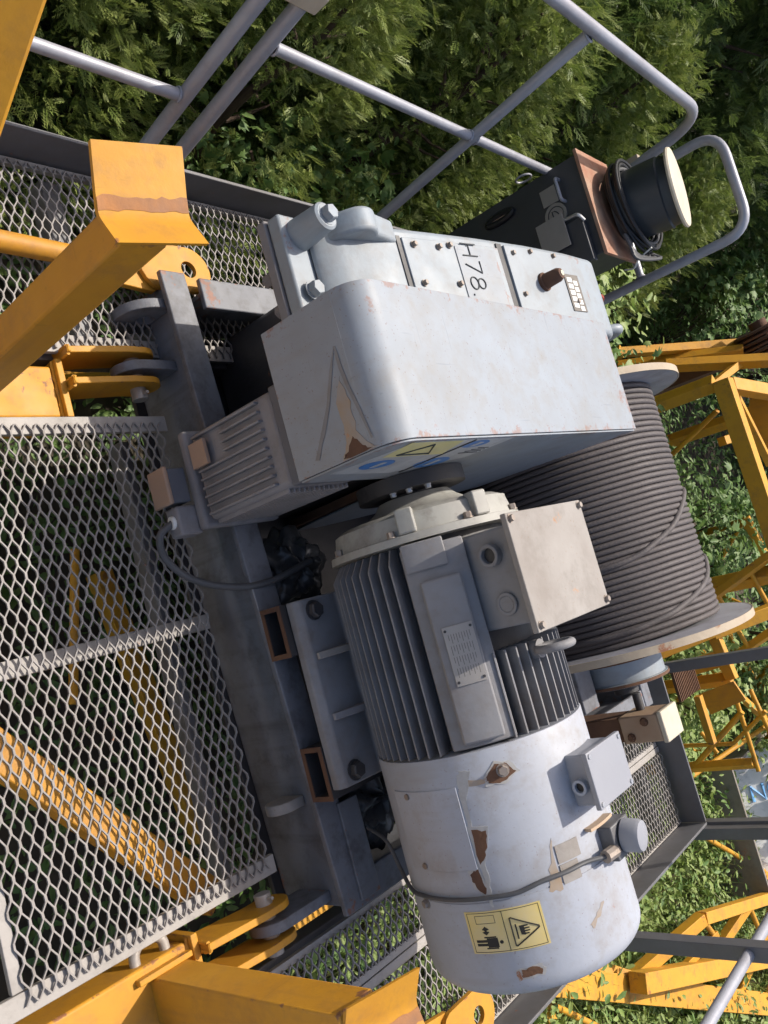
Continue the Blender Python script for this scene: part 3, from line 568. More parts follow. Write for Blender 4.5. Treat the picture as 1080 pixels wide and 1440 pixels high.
# ------------------------------------------------------------------ brake motor below the cover
bm = thing('brake_motor', (-0.37, 1.2, 0.12), 'dusty grey ribbed brake motor standing in front of the gearbox', 'motor')
MB().box(-0.470, -0.268, 1.120, 1.32, 0.155, 0.440).build('housing', 'brake', bm, bevel=0.012, seg=3)
for i in range(10):
    z0 = 0.165
    x = -0.457 + i * 0.0195
    if 1 <= i <= 3:
        MB().box(x - 0.003, x + 0.003, 1.108, 1.124, 0.265, 0.40).build('rib', 'brake', bm, bevel=0.002)
    else: MB().box(x - 0.003, x + 0.003, 1.108, 1.124, 0.17, 0.40).build('rib', 'brake', bm, bevel=0.002)
for i in range(13):
    y = 1.135 + i * 0.0145
    MB().box(-0.272, -0.258, y - 0.0022, y + 0.0022, 0.165, 0.41).build('rib', 'brake', bm, bevel=0.001)
MB().box(-0.484, -0.254, 1.106, 1.33, 0.1235, 0.152).build('bottom_flange', 'brake', bm, bevel=0.010, seg=3)
MB().box(-0.474, -0.264, 1.116, 1.324, 0.4405, 0.480).build('end_shield', 'braketop', bm, bevel=0.004)  # dark tone paints the cover's shadow on the brake end
MB().lathe([(0, 0.022), (0.006, 0.022), (0.006, 0.014), (0.002, 0.0)], (-0.44, 1.145, 0.4805), (0, 0, 1), 18).build('oil_plug', 'dark', bm)
MB().box(-0.442, -0.385, 1.098, 1.1075, 0.168, 0.222).build('type_plate', 'plate2', bm, bevel=0.001)
jb = MB().box(-0.405, -0.325, 1.055, 1.104, 0.075, 0.128).build('junction_box', 'braketop', bm, bevel=0.004)
MB().box(-0.408, -0.322, 1.043, 1.0545, 0.068, 0.134).build('box_lid', 'plate2', jb, bevel=0.004)
MB().box(-0.318, -0.250, 1.06, 1.12, 0.08, 0.125).build('terminal_cover', 'brake', bm, bevel=0.006)
MB().tube([(-0.285, 1.09, 0.105), (-0.285, 1.055, 0.098)], [0.018, 0.015], 14).build('gland', 'white', bm)
MB().tube(spline([(-0.285, 1.06, 0.10), (-0.262, 1.03, 0.085), (-0.215, 1.05, 0.055), (-0.16, 1.10, 0.06), (-0.12, 1.17, 0.10), (-0.11, 1.26, 0.13), (-0.14, 1.40, 0.14)]), 0.0085, 10).build('supply_cable', 'cable', bm)

# ------------------------------------------------------------------ hoist motor
AX = (1.5, 0.43); RM = 0.236
hm = thing('hoist_motor', (0.25, 1.5, 0.19), 'large finned grey electric hoist motor with fan cowl in the centre', 'motor')
def cpt(x, phi, r): return (x, AX[0] - r * math.cos(R(phi)), AX[1] + r * math.sin(R(phi)))
def cpatch(x0, x1, p0, p1, r0, r1, nm, mt, par, n=14, bev=0.0):
    b = MB(); A = [p0 + (p1 - p0) * i / n for i in range(n + 1)]
    vs = [cpt(x, p, r) for r in (r0, r1) for x in (x0, x1) for p in A]; k = n + 1; fs = []
    for i in range(n):
        fs += [(i, i + 1, k + i + 1, k + i), (2 * k + i, 3 * k + i, 3 * k + i + 1, 2 * k + i + 1), (i, 2 * k + i, 2 * k + i + 1, i + 1), (k + i, k + i + 1, 3 * k + i + 1, 3 * k + i)]
    fs += [(0, k, 3 * k, 2 * k), (n, 2 * k + n, 3 * k + n, k + n)]
    return b.add(vs, fs).build(nm, mt, par, smooth=40, bevel=bev)
def cpoly(poly, r, nm, mt, par, th=0.0006):        # small outline (x, phi) laid on the round housing
    n = len(poly); b = MB()
    c = (sum(p[0] for p in poly) / n, sum(p[1] for p in poly) / n)
    vs = [cpt(x, p, r + th) for x, p in poly] + [cpt(x, p, r - 0.001) for x, p in poly] + [cpt(c[0], c[1], r + th)]
    fs = [(i, (i + 1) % n, 2 * n) for i in range(n)] + [(i, n + i, n + (i + 1) % n, (i + 1) % n) for i in range(n)]
    return b.add(vs, fs).build(nm, mt, par, smooth=30)
MB().lathe([(-0.10, 0.182), (0.345, 0.182)], (0, AX[0], AX[1]), (1, 0, 0), 72).build('stator_body', 'dark', hm)  # dark body colour paints the shade between the fins
# fins: one mesh, copies turned about the shaft
fb = MB(); fb.add([cpt(x, 0, r) for x, r in ((-0.095, 0.180), (-0.095, 0.212), (-0.062, RM), (0.338, RM), (0.338, 0.180))], [])
f0 = [cpt(x, 0, r) for x, r in ((-0.095, 0.180), (-0.095, 0.212), (-0.062, RM), (0.338, RM), (0.338, 0.180))]
fb = MB(); fb.add([(v[0], v[1], v[2] - 0.0017 - (0.0008 if i in (0, 4) else 0)) for i, v in enumerate(f0)] + [(v[0], v[1], v[2] + 0.0017 + (0.0008 if i in (0, 4) else 0)) for i, v in enumerate(f0)],
    [(4, 3, 2, 1, 0), (5, 6, 7, 8, 9)] + [(i, (i + 1) % 5, 5 + (i + 1) % 5, 5 + i) for i in range(5)])
fin = None
fsh = MB(); fsh.add([(v[0] if v[0] > 0.2 else max(v[0], 0.165), v[1], v[2]) for v in fb.v], fb.f)
class AxRoot: pass
axis_z = AX[1] - 0.19
def fin_at(phi, short):
    src = fins[short]
    o = src.copy(); COL.objects.link(o)
    o.parent = hm
    o.matrix_local = Matrix.Translation((0, 0, axis_z)) @ Matrix.Rotation(R(-phi), 4, 'X') @ Matrix.Translation((0, 0, -axis_z))
    return o
fins = [fb.build('fin', 'motor', hm, smooth=20), fsh.build('fin', 'motor', hm, smooth=20)]
for i in range(25):
    fin_at(-56 + 6.55 * (i + 1), 0) if -56 + 6.55 * (i + 1) < 20 else None
for i in range(11): fin_at(62 + i * 6.6, 1)
for i in range(12): fin_at(134 + i * 6.6, 0)
fins[0].matrix_local = Matrix.Translation((0, 0, axis_z)) @ Matrix.Rotation(R(56), 4, 'X') @ Matrix.Translation((0, 0, -axis_z))
fins[1].matrix_local = Matrix.Translation((0, 0, axis_z)) @ Matrix.Rotation(R(-55.5), 4, 'X') @ Matrix.Translation((0, 0, -axis_z))
cpatch(-0.085, 0.336, 22.5, 57, 0.19, 0.231, 'raised_panel', 'motor', hm, bev=0.004)
cpatch(-0.095, -0.035, 24, 46, 0.19, 0.2395, 'raised_panel', 'motor', hm, bev=0.003)
pp = cpatch(-0.012, 0.325, 29.5, 50.0, 0.20, 0.2485, 'plate_pad', 'motor', hm, bev=0.006)
np_ = cpatch(0.088, 0.209, 34.0, 48.4, 0.247, 0.2515, 'type_plate', 'plate', pp, bev=0.0006)
for (x, p) in ((0.096, 35.2), (0.096, 47.2), (0.201, 35.2), (0.201, 47.2)): MB().tube([cpt(x, p, 0.2512), cpt(x, p, 0.2535)], 0.003, 8).build('rivet', 'dark', np_)
for k in range(9):
    for q in range(4): cpatch(0.104 + q * 0.023, 0.104 + q * 0.023 + (0.012 + 0.007 * ((k * 3 + q * 5) % 2)), 36.0 + k * 1.25, 36.3 + k * 1.25, 0.251, 0.2517, 'text_line', 'faintink', np_, n=1)
# end bell
MB().lathe([(-0.215, 0.05), (-0.212, 0.085), (-0.195, 0.10), (-0.175, 0.13), (-0.170, 0.185), (-0.160, 0.205), (-0.118, 0.214), (-0.116, 0.226), (-0.10, 0.228), (-0.098, 0.19)], (0, AX[0], AX[1]), (1, 0, 0), 72).build('end_bell', 'bell', hm)
for p in range(20, 380, 45):
    MB().hexbolt(cpt(-0.117, p, 0.219), (-1, 0, 0), 0.009, 0.012).build('bell_bolt', 'bolt', hm)
for p in (30, 75, 150, 255): cpatch(-0.172, -0.118, p - 5, p + 5, 0.19, 0.226, 'bell_rib', 'bell', hm, n=4, bev=0.004)
MB().lathe([(-0.256, 0.13), (-0.222, 0.13), (-0.221, 0.05), (-0.205, 0.05)], (0, AX[0], AX[1]), (1, 0, 0), 40).build('coupling', 'dark', hm)
for p in (15, 35, 58): MB().hexbolt(cpt(-0.222, p, 0.11), (1, 0, 0), 0.007, 0.008).build('coupling_bolt', 'chrome', hm)
# feet
for s in (-1, 1):
    y = lambda v: AX[0] + s * v
    prof = [(y(0.262), 0.191), (y(0.262), 0.212), (y(0.248), 0.226), (y(0.14), 0.232), (y(0.12), 0.30), (y(0.09), 0.30), (y(0.10), 0.191)]
    ft = MB().prism(prof, 'x', -0.048, 0.382).build('foot', 'motor', hm, bevel=0.004)
    for x in (-0.018, 0.352): MB().hexbolt((x, y(0.215), 0.2285), (0, 0, 1), 0.019, 0.016).build('foot_bolt', 'dark', ft)
    for x in (0.085, 0.225): MB().prism([(y(0.24), 0.2275), (y(0.24), 0.236), (y(0.16), 0.262), (y(0.13), 0.262), (y(0.13), 0.2315)], 'x', x - 0.008, x + 0.008).build('foot_rib', 'brake' if x > 0.1 else 'lid', ft, bevel=0.002)
# fan cowl
cprof = [(0.342, 0.228), (0.342, 0.236), (0.344, 0.2375), (0.628, 0.2375), (0.6285, 0.2365), (0.632, 0.2365), (0.6325, 0.238), (0.788, 0.238)] + [(0.788 + 0.037 * math.sin(R(a)), 0.201 + 0.037 * math.cos(R(a))) for a in range(9, 91, 9)] + [(0.826, 0.12), (0.820, 0.10), (0.70, 0.10)]
cw = MB().lathe(cprof, (0, AX[0], AX[1]), (1, 0, 0), 96).build('fan_cowl', 'cowl', hm, smooth=40)
RC = 0.2378
ap = cpatch(0.402, 0.566, -23, 19.5, RC - 0.002, RC + 0.0028, 'access_panel', 'cowl', cw, n=20, bev=0.0008)
for (x, p) in ((0.412, -11), (0.556, -11)): MB().tube([cpt(x, p, RC + 0.0026), cpt(x, p, RC + 0.0065)], 0.0065, 14).build('panel_screw', 'bolt', ap)
MB().hexbolt(cpt(0.64, -20, RC), (0, -math.cos(R(-20)), math.sin(R(-20))), 0.009, 0.008).build('cowl_bolt', 'bolt', cw)
MB().hexbolt(cpt(0.390, 44, RC), (0, -math.cos(R(44)), math.sin(R(44))), 0.011, 0.010).build('cowl_bolt', 'bolt', cw)
def jag(pts, k, amp):
    out = []; rnd = random.Random(k)
    for i in range(len(pts)):
        a, b_ = pts[i], pts[(i + 1) % len(pts)]
        for j in range(4):
            t = j / 4; out.append((a[0] + (b_[0] - a[0]) * t + rnd.uniform(-1, 1) * amp, a[1] + (b_[1] - a[1]) * t + rnd.uniform(-1, 1) * amp * 240))
    return out
def peel(pts, seed, grow, rmat='rust'):
    cx = sum(p[0] for p in pts) / len(pts); cp_ = sum(p[1] for p in pts) / len(pts)
    big = [(cx + (x - cx) * (1 + grow) , cp_ + (p - cp_) * (1 + grow)) for x, p in pts]
    cpoly(jag(big, seed + 40, 0.0022), RC, 'peeling_edge', 'primer', cw, 0.0008)
    return cpoly(jag(pts, seed, 0.0022), RC + 0.0006, 'torn_patch', rmat, cw)
peel([(0.375, 41), (0.380, 47), (0.398, 50), (0.412, 43), (0.408, 35.5), (0.392, 36)], 3, 0.25)
cpoly(jag([(0.392, 26), (0.400, 35), (0.408, 35.5), (0.404, 25)], 5, 0.002), RC, 'rust_run', 'stain', cw, 0.0004)
peel([(0.490, 21), (0.494, 28.5), (0.52, 27.5), (0.55, 24), (0.556, 21.3)], 8, 0.3)
peel([(0.575, 15), (0.565, 19.5), (0.60, 21), (0.618, 20.2), (0.60, 16)], 9, 0.3)
cpoly(jag([(0.372, 23), (0.376, 29), (0.39, 27), (0.44, 22.5), (0.49, 22), (0.49, 20.4), (0.42, 20.2), (0.39, 21)], 21, 0.002), RC, 'peeling_edge', 'primer', cw, 0.0006)
cpoly(jag([(0.556, 21.5), (0.556, 24), (0.60, 23.5), (0.64, 22), (0.64, 20.5), (0.60, 21)], 22, 0.002), RC, 'peeling_edge', 'primer', cw, 0.0006)
peel([(0.768, 27), (0.764, 35), (0.772, 37), (0.779, 36), (0.782, 27)], 13, 0.5)
cpoly(jag([(0.700, 78), (0.72, 72), (0.735, 67), (0.728, 66), (0.705, 73)], 15, 0.003), RC + 0.0003, 'scuff', 'stain', cw, 0.0004)
cpoly(jag([(0.545, 58), (0.556, 57.5), (0.645, 56.5), (0.64, 50), (0.60, 53)], 16, 0.003), RC, 'rust_run', 'stain', cw, 0.0003)
# warning label
lbp = cpatch(0.648, 0.730, 5.8, 44.1, RC, RC + 0.0012, 'warning_label', 'sticker', cw, n=24)
RL = RC + 0.0014
def lrect(x0, x1, p0, p1, w_=0.0012, nm='print_frame'):
    dp = w_ / 0.2378 * 57.3
    b = MB()
    for (a, b2, c, d) in ((x0, x0 + w_, p0, p1), (x1 - w_, x1, p0, p1)):
        for i in range(12):
            q0, q1 = c + (d - c) * i / 12, c + (d - c) * (i + 1) / 12
            b.add([cpt(a, q0, RL), cpt(b2, q0, RL), cpt(b2, q1, RL), cpt(a, q1, RL)], [(0, 1, 2, 3)])
    for (c, d) in ((p0, p0 + dp), (p1 - dp, p1)): b.add([cpt(x0, c, RL), cpt(x1, c, RL), cpt(x1, d, RL), cpt(x0, d, RL)], [(0, 1, 2, 3)])
    return b.build(nm, 'blackink', lbp, smooth=0)
lrect(0.6505, 0.7275, 7.0, 43.0); cpatch(0.6505, 0.7275, 24.8, 25.1, RL, RL + 0.0003, 'print_line', 'blackink', lbp, n=1)
lrect(0.656, 0.672, 11, 21, 0.001)
cpoly([(0.677, 15), (0.683, 16.8), (0.683, 15.5), (0.688, 15.5), (0.688, 16.8), (0.694, 15), (0.688, 13.2), (0.688, 14.5), (0.683, 14.5), (0.683, 13.2)], RL, 'arrow_mark', 'blackink', lbp)
for poly in ([(0.700, 14.5), (0.718, 14.5), (0.718, 20), (0.700, 20)], [(0.703, 9), (0.708, 9), (0.708, 14.6), (0.703, 14.6)], [(0.710, 9), (0.715, 9), (0.715, 14.6), (0.710, 14.6)], [(0.697, 13.5), (0.6995, 13.5), (0.6995, 19.5), (0.697, 19.5)], [(0.7185, 13.5), (0.721, 13.5), (0.721, 19.5), (0.7185, 19.5)],
             [(0.709 + 0.0035 * math.cos(a), 21.6 + 0.95 * math.sin(a)) for a in np.linspace(0, 6.28, 11)[:-1]]):
    cpoly(poly, RL, 'person_mark', 'blackink', lbp, 0.0004)
tv = [(0.665, 28.0), (0.722, 28.0), (0.693, 41.5)]
MB().tube([cpt(x, p, RL + 0.0002) for a, b_ in ((0, 1), (1, 2), (2, 0)) for (x, p) in [(tv[a][0] + (tv[b_][0] - tv[a][0]) * t, tv[a][1] + (tv[b_][1] - tv[a][1]) * t) for t in (0.04, .25, .5, .75, .96)]], 0.0014, 6, closed=True).build('triangle_mark', 'blackink', lbp)
for q in range(4): cpoly([(0.684 + q * 0.005, 33.5), (0.687 + q * 0.005, 33.5), (0.6865 + q * 0.005, 36.6 - abs(q - 1.5) * .6), (0.6845 + q * 0.005, 36.6 - abs(q - 1.5) * .6)], RL, 'hand_mark', 'blackink', lbp, 0.0004)
cpoly([(0.684, 31.5), (0.701, 31.8), (0.703, 33.8), (0.684, 33.8)], RL, 'hand_mark', 'blackink', lbp, 0.0004)
cpoly([(0.680, 29.7), (0.708, 29.7), (0.708, 30.4), (0.680, 30.4)], RL, 'hand_mark', 'blackink', lbp, 0.0004)
for k in range(2): cpatch(0.561 + 0.038 * k, 0.596 + 0.04 * k, 58.2, 71.5 - 3 * k, RC, RC + 0.0016, 'rating_plate', 'lid', cw, n=6)
# cowl terminal box
cbx = MB().box(0.408, 0.512, 1.452, 1.576, 0.650, 0.712).build('heater_box', 'box', cw, bevel=0.004)
MB().box(0.402, 0.516, 1.436, 1.592, 0.7125, 0.724).build('box_lid', 'box', cbx, bevel=0.002)
for (x, y) in ((0.411, 1.446), (0.507, 1.446), (0.411, 1.582), (0.507, 1.582)): MB().tube([(x, y, 0.7235), (x, y, 0.7265)], 0.005, 10).build('lid_screw', 'chrome', cbx)
MB().ring([(0.470 + 0.016 * math.cos(a), 0.686 + 0.016 * math.sin(a)) for a in np.linspace(0, 6.2832, 21)[:-1]], [(0.470 + 0.010 * math.cos(a), 0.686 + 0.010 * math.sin(a)) for a in np.linspace(0, 6.2832, 21)[:-1]], 'y', 1.438, 1.4525).build('gland', 'cowl', cbx, bevel=0.001)
MB().cyl((0.470, 1.4505, 0.686), (0.470, 1.4465, 0.686), 0.010).build('gland_hole', 'black', cbx)
# encoder cap on a lug, cable
cap = MB().lathe([(0.0, 0.033), (0.03, 0.033), (0.038, 0.030), (0.040, 0.022), (0.040, 0.0)], (0.602, 1.535, 0.700), (0.1, 0.1, 1), 28).build('encoder_cap', 'box', cw)
MB().box(0.570, 0.640, 1.49, 1.57, 0.655, 0.6985).build('cap_base', 'toe', cw, bevel=0.003)
MB().tube([(0.618, 1.498, 0.692), (0.618, 1.462, 0.686)], 0.0135, 10).build('cap_gland', 'bolt', cap)
cpatch(0.556, 0.562, 78, 98, RC - 0.002, RC + 0.018, 'bracket', 'limit', cw, n=6)
pts = [(0.618, 1.465, 0.686)] + [cpt(0.612, p, RC + 0.008) for p in (72, 60, 48)] + [cpt(0.620, p, RC + 0.008) for p in (36, 24, 10, -4, -18, -32)] + [cpt(0.59, -46, RC + 0.015), (0.53, 1.33, 0.22), (0.51, 1.36, 0.14)]
MB().tube(spline(pts), 0.0046, 10).build('encoder_cable', 'cable', hm)
# main terminal box
tb = MB().box(-0.080, 0.122, 1.385, 1.628, 0.600, 0.738).build('terminal_box', 'motor', hm, bevel=0.006)
lid = MB().box(-0.099, 0.142, 1.352, 1.668, 0.7385, 0.752).build('terminal_lid', 'lid', tb, bevel=0.002)
for (x, y) in ((-0.087, 1.365), (0.129, 1.365), (-0.087, 1.655), (0.129, 1.655)): MB().hexbolt((x, y, 0.7515), (0, 0, 1), 0.0075, 0.007).build('lid_bolt', 'bolt', lid)
for (x, z) in ((-0.028, 0.676), (0.075, 0.680)):
    MB().ring([(x + 0.024 * math.cos(a), z + 0.024 * math.sin(a)) for a in np.linspace(0, 6.2832, 25)[:-1]], [(x + 0.016 * math.cos(a), z + 0.016 * math.sin(a)) for a in np.linspace(0, 6.2832, 25)[:-1]], 'y', 1.366 if x < 0 else 1.378, 1.3855).build('cable_entry', 'motor', tb, bevel=0.002)
    MB().cyl((x, 1.3848, z), (x, 1.379, z), 0.0158).build('entry_plug', 'dark' if x < 0 else 'motor', tb)
# eye bolt
MB().tube([(0.185, 1.47 + 0.036 * math.cos(a), 0.705 + 0.036 * math.sin(a)) for a in np.linspace(0, 6.2832, 25)[:-1]], 0.009, 12, closed=True).build('eye_bolt', 'motor', hm)
MB().cyl((0.185, 1.47, 0.655), (0.185, 1.47, 0.672), 0.02).build('eye_bolt_base', 'motor', hm)

# ------------------------------------------------------------------ rope drum
DY, DZ, RR = 2.46, 0.316, 0.3432; PITCH = 0.0178
dr = thing('rope_drum', (-0.06, DY, DZ), 'cable drum tightly wound with dark greased wire rope behind the motor', 'rope drum')
MB().lathe([(-0.44, 0.30), (0.325, 0.30)], (0, DY, DZ), (1, 0, 0), 48).build('drum_core', 'dark', dr)
for (x0, x1) in ((-0.463, -0.440), (0.318, 0.341)):
    fl = MB().lathe([(x0, 0.06), (x0, 0.436), (x0 + 0.002, 0.4405), (x1 - 0.002, 0.4405), (x1, 0.436), (x1, 0.06)], (0, DY, DZ), (1, 0, 0), 96, True).build('flange', 'flange', dr)
    MB().lathe([(x0 + 0.0005, 0.4402), (x0 + 0.0005, 0.4435), (x1 - 0.0005, 0.4435), (x1 - 0.0005, 0.4402)], (0, DY, DZ), (1, 0, 0), 96, True).build('flange_rim', 'rim', fl)
nw = int((0.318 + 0.440 - 0.01) / PITCH); seg = 72
pts = []
for i in range(nw * seg + 1):
    t = i / seg; fr_ = t - math.floor(t); a = 2 * math.pi * t + R(200)
    x = -0.440 + PITCH * 0.55 + PITCH * (math.floor(t) + min(1, max(0, (fr_ - 0.75) / 0.25)))
    jit = 0.0006 * math.sin(7.3 * math.floor(t) + 1.3 * a)
    pts.append((x, DY + (RR + jit) * math.cos(a), DZ + (RR + jit) * math.sin(a)))
rope = MB().tube(pts, PITCH * 0.485, 10).build('wire_rope', 'rope', dr, smooth=80)
def dpt(x, phi, r): return (x, DY - r * math.cos(R(phi)), DZ + r * math.sin(R(phi)))
for path in ([(-0.095, 150), (-0.092, 125), (-0.078, 108), (-0.03, 90), (0.018, 76), (0.055, 60), (0.074, 50), (0.085, 34), (0.088, 10), (0.09, -30)],
             [(0.125, 150), (0.132, 122), (0.15, 108), (0.193, 96), (0.225, 80), (0.254, 62), (0.268, 48), (0.276, 34), (0.28, 10), (0.285, -30)]):
    MB().tube(spline([dpt(x, p, RR + (PITCH * 0.42 if 20 < p < 118 else PITCH * 0.2)) for x, p in path], 10), PITCH * 0.5, 10).build('crossover_rope', 'rope', dr, smooth=80)
MB().lathe([(0.342, 0.07), (0.378, 0.07)], (0, DY, DZ), (1, 0, 0), 32).build('drum_shaft', 'dark', dr)
be = thing('drum_bearing', (0.42, DY, 0.12), 'round blue grey bearing housing at the drum end with rusty rim', 'bearing')
MB().lathe([(0.379, 0.05), (0.379, 0.142), (0.389, 0.146), (0.3895, 0.138), (0.45, 0.138), (0.4505, 0.146), (0.462, 0.146), (0.463, 0.04)], (0, DY, DZ), (1, 0, 0), 56).build('housing', 'case', be)
MB().lathe([(0.452, 0.1465), (0.452, 0.149), (0.461, 0.149), (0.461, 0.1465)], (0, DY, DZ), (1, 0, 0), 56, True).build('rusty_rim', 'rust', be)
MB().lathe([(0.380, 0.1465), (0.380, 0.149), (0.388, 0.149), (0.388, 0.1465)], (0, DY, DZ), (1, 0, 0), 56, True).build('rusty_rim', 'rust', be)
for k in range(8):
    a = k * 45 + 20; MB().hexbolt((0.379, DY + 0.118 * math.cos(R(a)), DZ + 0.118 * math.sin(R(a))), (-1, 0, 0), 0.009, 0.01).build('bolt', 'bolt', be)
MB().prism([(DY - 0.16, 0.125), (DY + 0.16, 0.125), (DY + 0.10, 0.26), (DY - 0.10, 0.26)], 'x', 0.40, 0.44).build('pedestal', 'frame', be, bevel=0.003)
MB().box(0.36, 0.50, DY - 0.26, DY - 0.165, 0.125, 0.30).build('side_bracket', 'frame', be, bevel=0.003)
MB().cyl((0.464, DY, DZ), (0.50, DY, DZ), 0.04).build('shaft_end', 'dark', be)
ls = thing('limit_switch', (0.60, 2.42, 0.12), 'tan rusty limit switch box on a bracket beside the drum end', 'switch box')
MB().box(0.555, 0.640, 2.35, 2.47, 0.315, 0.445).build('body', 'limit', ls, bevel=0.005)
MB().box(0.550, 0.645, 2.348, 2.472, 0.4455, 0.462).build('lid', 'cream', ls, bevel=0.004)
MB().cyl((0.501, DY - 0.03, 0.36), (0.5545, DY - 0.03, 0.36), 0.014).build('drive_shaft', 'dark', ls)
MB().box(0.560, 0.635, 2.36, 2.46, 0.1205, 0.314).build('bracket', 'rust', ls, bevel=0.003)
for (x, z) in ((0.575, 0.40), (0.62, 0.345)): MB().hexbolt((x, 2.3495, z), (0, -1, 0), 0.011, 0.010).build('gland', 'rust', ls)
rg = thing('bracket_plate', (0.45, 2.1, 0.12), 'small white and rusty bracket plate next to the drum bearing', 'bracket')
MB().prism([(0.385, 0.125), (0.53, 0.125), (0.53, 0.22), (0.47, 0.29), (0.385, 0.20)], 'y', 2.03, 2.04).build('plate', 'lid', rg, bevel=0.002)
MB().box(0.385, 0.53, 2.042, 2.15, 0.123, 0.133).build('base', 'rust', rg, bevel=0.002)

# plastic film bundles lying in the frame
def crumple(label, c, r, seed):
    rnd = np.random.default_rng(seed); b = MB(); nu, nv = 40, 26; vs = []
    for j in range(nv + 1):
        for i in range(nu):
            t, p = 2 * math.pi * i / nu, math.pi * j / nv; k = 1 + 0.22 * math.sin(5 * t + 3 * p + seed) * math.sin(4 * p) + 0.10 * math.sin(11 * t - 6 * p + 2 * seed) * math.sin(7 * p) + 0.02 * math.sin(23 * t + 17 * p)
            vs.append((c[0] + r[0] * k * math.sin(p) * math.cos(t), c[1] + r[1] * k * math.sin(p) * math.sin(t), c[2] + r[2] * k * math.cos(p)))
    b.add(vs, [(j * nu + i, j * nu + (i + 1) % nu, (j + 1) * nu + (i + 1) % nu, (j + 1) * nu + i) for j in range(nv) for i in range(nu)])
    o = b.build('plastic_bundle', 'plastic', None, smooth=60); tag(o, label, 'plastic film', 'plastic film bundles in the hoist frame'); return o
crumple('crumpled dark plastic film under the right end of the motor', (0.47, 1.47, 0.05), (0.11, 0.13, 0.06), 2)
crumple('crumpled clear plastic film under the motor coupling', (-0.14, 1.42, 0.04), (0.10, 0.10, 0.05), 5)

# ------------------------------------------------------------------ control cabinet with cylinder and cable coil
cb_ = thing('control_cabinet', (-1.07, 2.7, 0.0), 'black steel cabinet with rusty top plate and round gauge label', 'cabinet')
X0, X1, Y0, Y1, ZT = -1.272, -0.918, 2.60, 2.80, 0.628
MB().box(X0, X1, Y0, Y1, 0.0, ZT).build('housing', 'cabinet', cb_, bevel=0.003)
MB().box(X0 - 0.012, X1 + 0.012, Y0 - 0.012, Y1 + 0.03, ZT + 0.001, ZT + 0.013).build('top_plate', 'rustplate', cb_, bevel=0.001)
MB().box(X1 - 0.135, X1 + 0.018, Y0 - 0.035, Y0 - 0.001, 0.40, 0.60).build('side_door', 'cabinet', cb_, bevel=0.003)
MB().box(X1 - 0.175, X1 - 0.06, Y0 - 0.050, Y0 - 0.0455, 0.44, 0.545).build('cover_sheet', 'plate', cb_, bevel=0.001)
MB().tube(bend([(X1 - 0.15, Y0 - 0.04, 0.545), (X1 - 0.14, Y0 - 0.055, 0.60), (X1 - 0.12, Y0 - 0.03, 0.605)], 0.02), 0.006, 8).build('latch', 'chrome', cb_)
gcx, gcz = X0 + 0.158, 0.505
ga = MB().ring([(gcx + 0.042 * math.cos(a), gcz + 0.042 * math.sin(a)) for a in np.linspace(0, 6.2832, 33)[:-1]], [(gcx + 0.031 * math.cos(a), gcz + 0.031 * math.sin(a)) for a in np.linspace(0, 6.2832, 33)[:-1]], 'y', Y0 - 0.004, Y0 - 0.0005).build('gauge_ring', 'plate', cb_)
MB().cyl((gcx, Y0 - 0.0004, gcz), (gcx, Y0 - 0.002, gcz), 0.028, 32).build('gauge_face', 'plate', ga)
strokes('D', (gcx + 0.018, Y0 - 0.0025, gcz - 0.011), (0, 0, 1), (-1, 0, 0), 0.035, 0.002, None, 'gauge_mark', 'ink', ga)
MB().box(X0 + 0.055, X0 + 0.115, Y0 - 0.004, Y0 - 0.0005, 0.47, 0.53).build('tag_plate', 'plate', cb_, bevel=0.001)
MB().tube(bend([(X0 + 0.05, Y0, 0.550), (X0 + 0.05, Y0 - 0.03, 0.550), (X0 + 0.13, Y0 - 0.03, 0.550), (X0 + 0.13, Y0, 0.550)], 0.012), 0.006, 10).build('handle', 'rail', cb_)
MB().tube([(X0 + 0.06 + 0.012 * math.cos(a), Y0 - 0.005, 0.30 + 0.055 * math.sin(a)) for a in np.linspace(0, 6.283, 21)[:-1]], 0.012, 8, closed=True).build('slot_frame', 'black', cb_)
MB().bar((X0 + 0.06, Y0 - 0.008, 0.26), (X0 + 0.06, Y0 - 0.008, 0.345), 0.014, 0.006, (0, 1, 0)).build('slot_bar', 'plate2', cb_)
MB().tube([(X0 - 0.035, Y0 + 0.02 + 0.028 * math.cos(a), 0.42 + 0.028 * math.sin(a)) for a in np.linspace(0, 6.283, 21)[:-1]], 0.004, 8, closed=True).build('ring_handle', 'rail', cb_)
cyx, cyy = -1.095, 2.80
cy_ = thing('lidded_cylinder', (cyx, cyy, ZT + 0.013), 'black tin cylinder with pale cream disc lid on top of the cabinet', 'canister')
ax = Vector((0.08, 0.16, 1)).normalized(); base = Vector((cyx, cyy, ZT + 0.016))
MB().lathe([(0.0, 0.118), (0.16, 0.124), (0.165, 0.118), (0.195, 0.116)], base, ax, 48).build('drum_body', 'blacktin', cy_)
MB().lathe([(0.196, 0.03), (0.196, 0.134), (0.203, 0.137), (0.209, 0.134), (0.211, 0.02), (0.211, 0.0)], base, ax, 56).build('disc_lid', 'cream', cy_)
cc = thing('cable_coil', (cyx, cyy, ZT + 0.013), 'coil of black and grey cable looped around the black cylinder', 'cable coil')
rnd = random.Random(4)
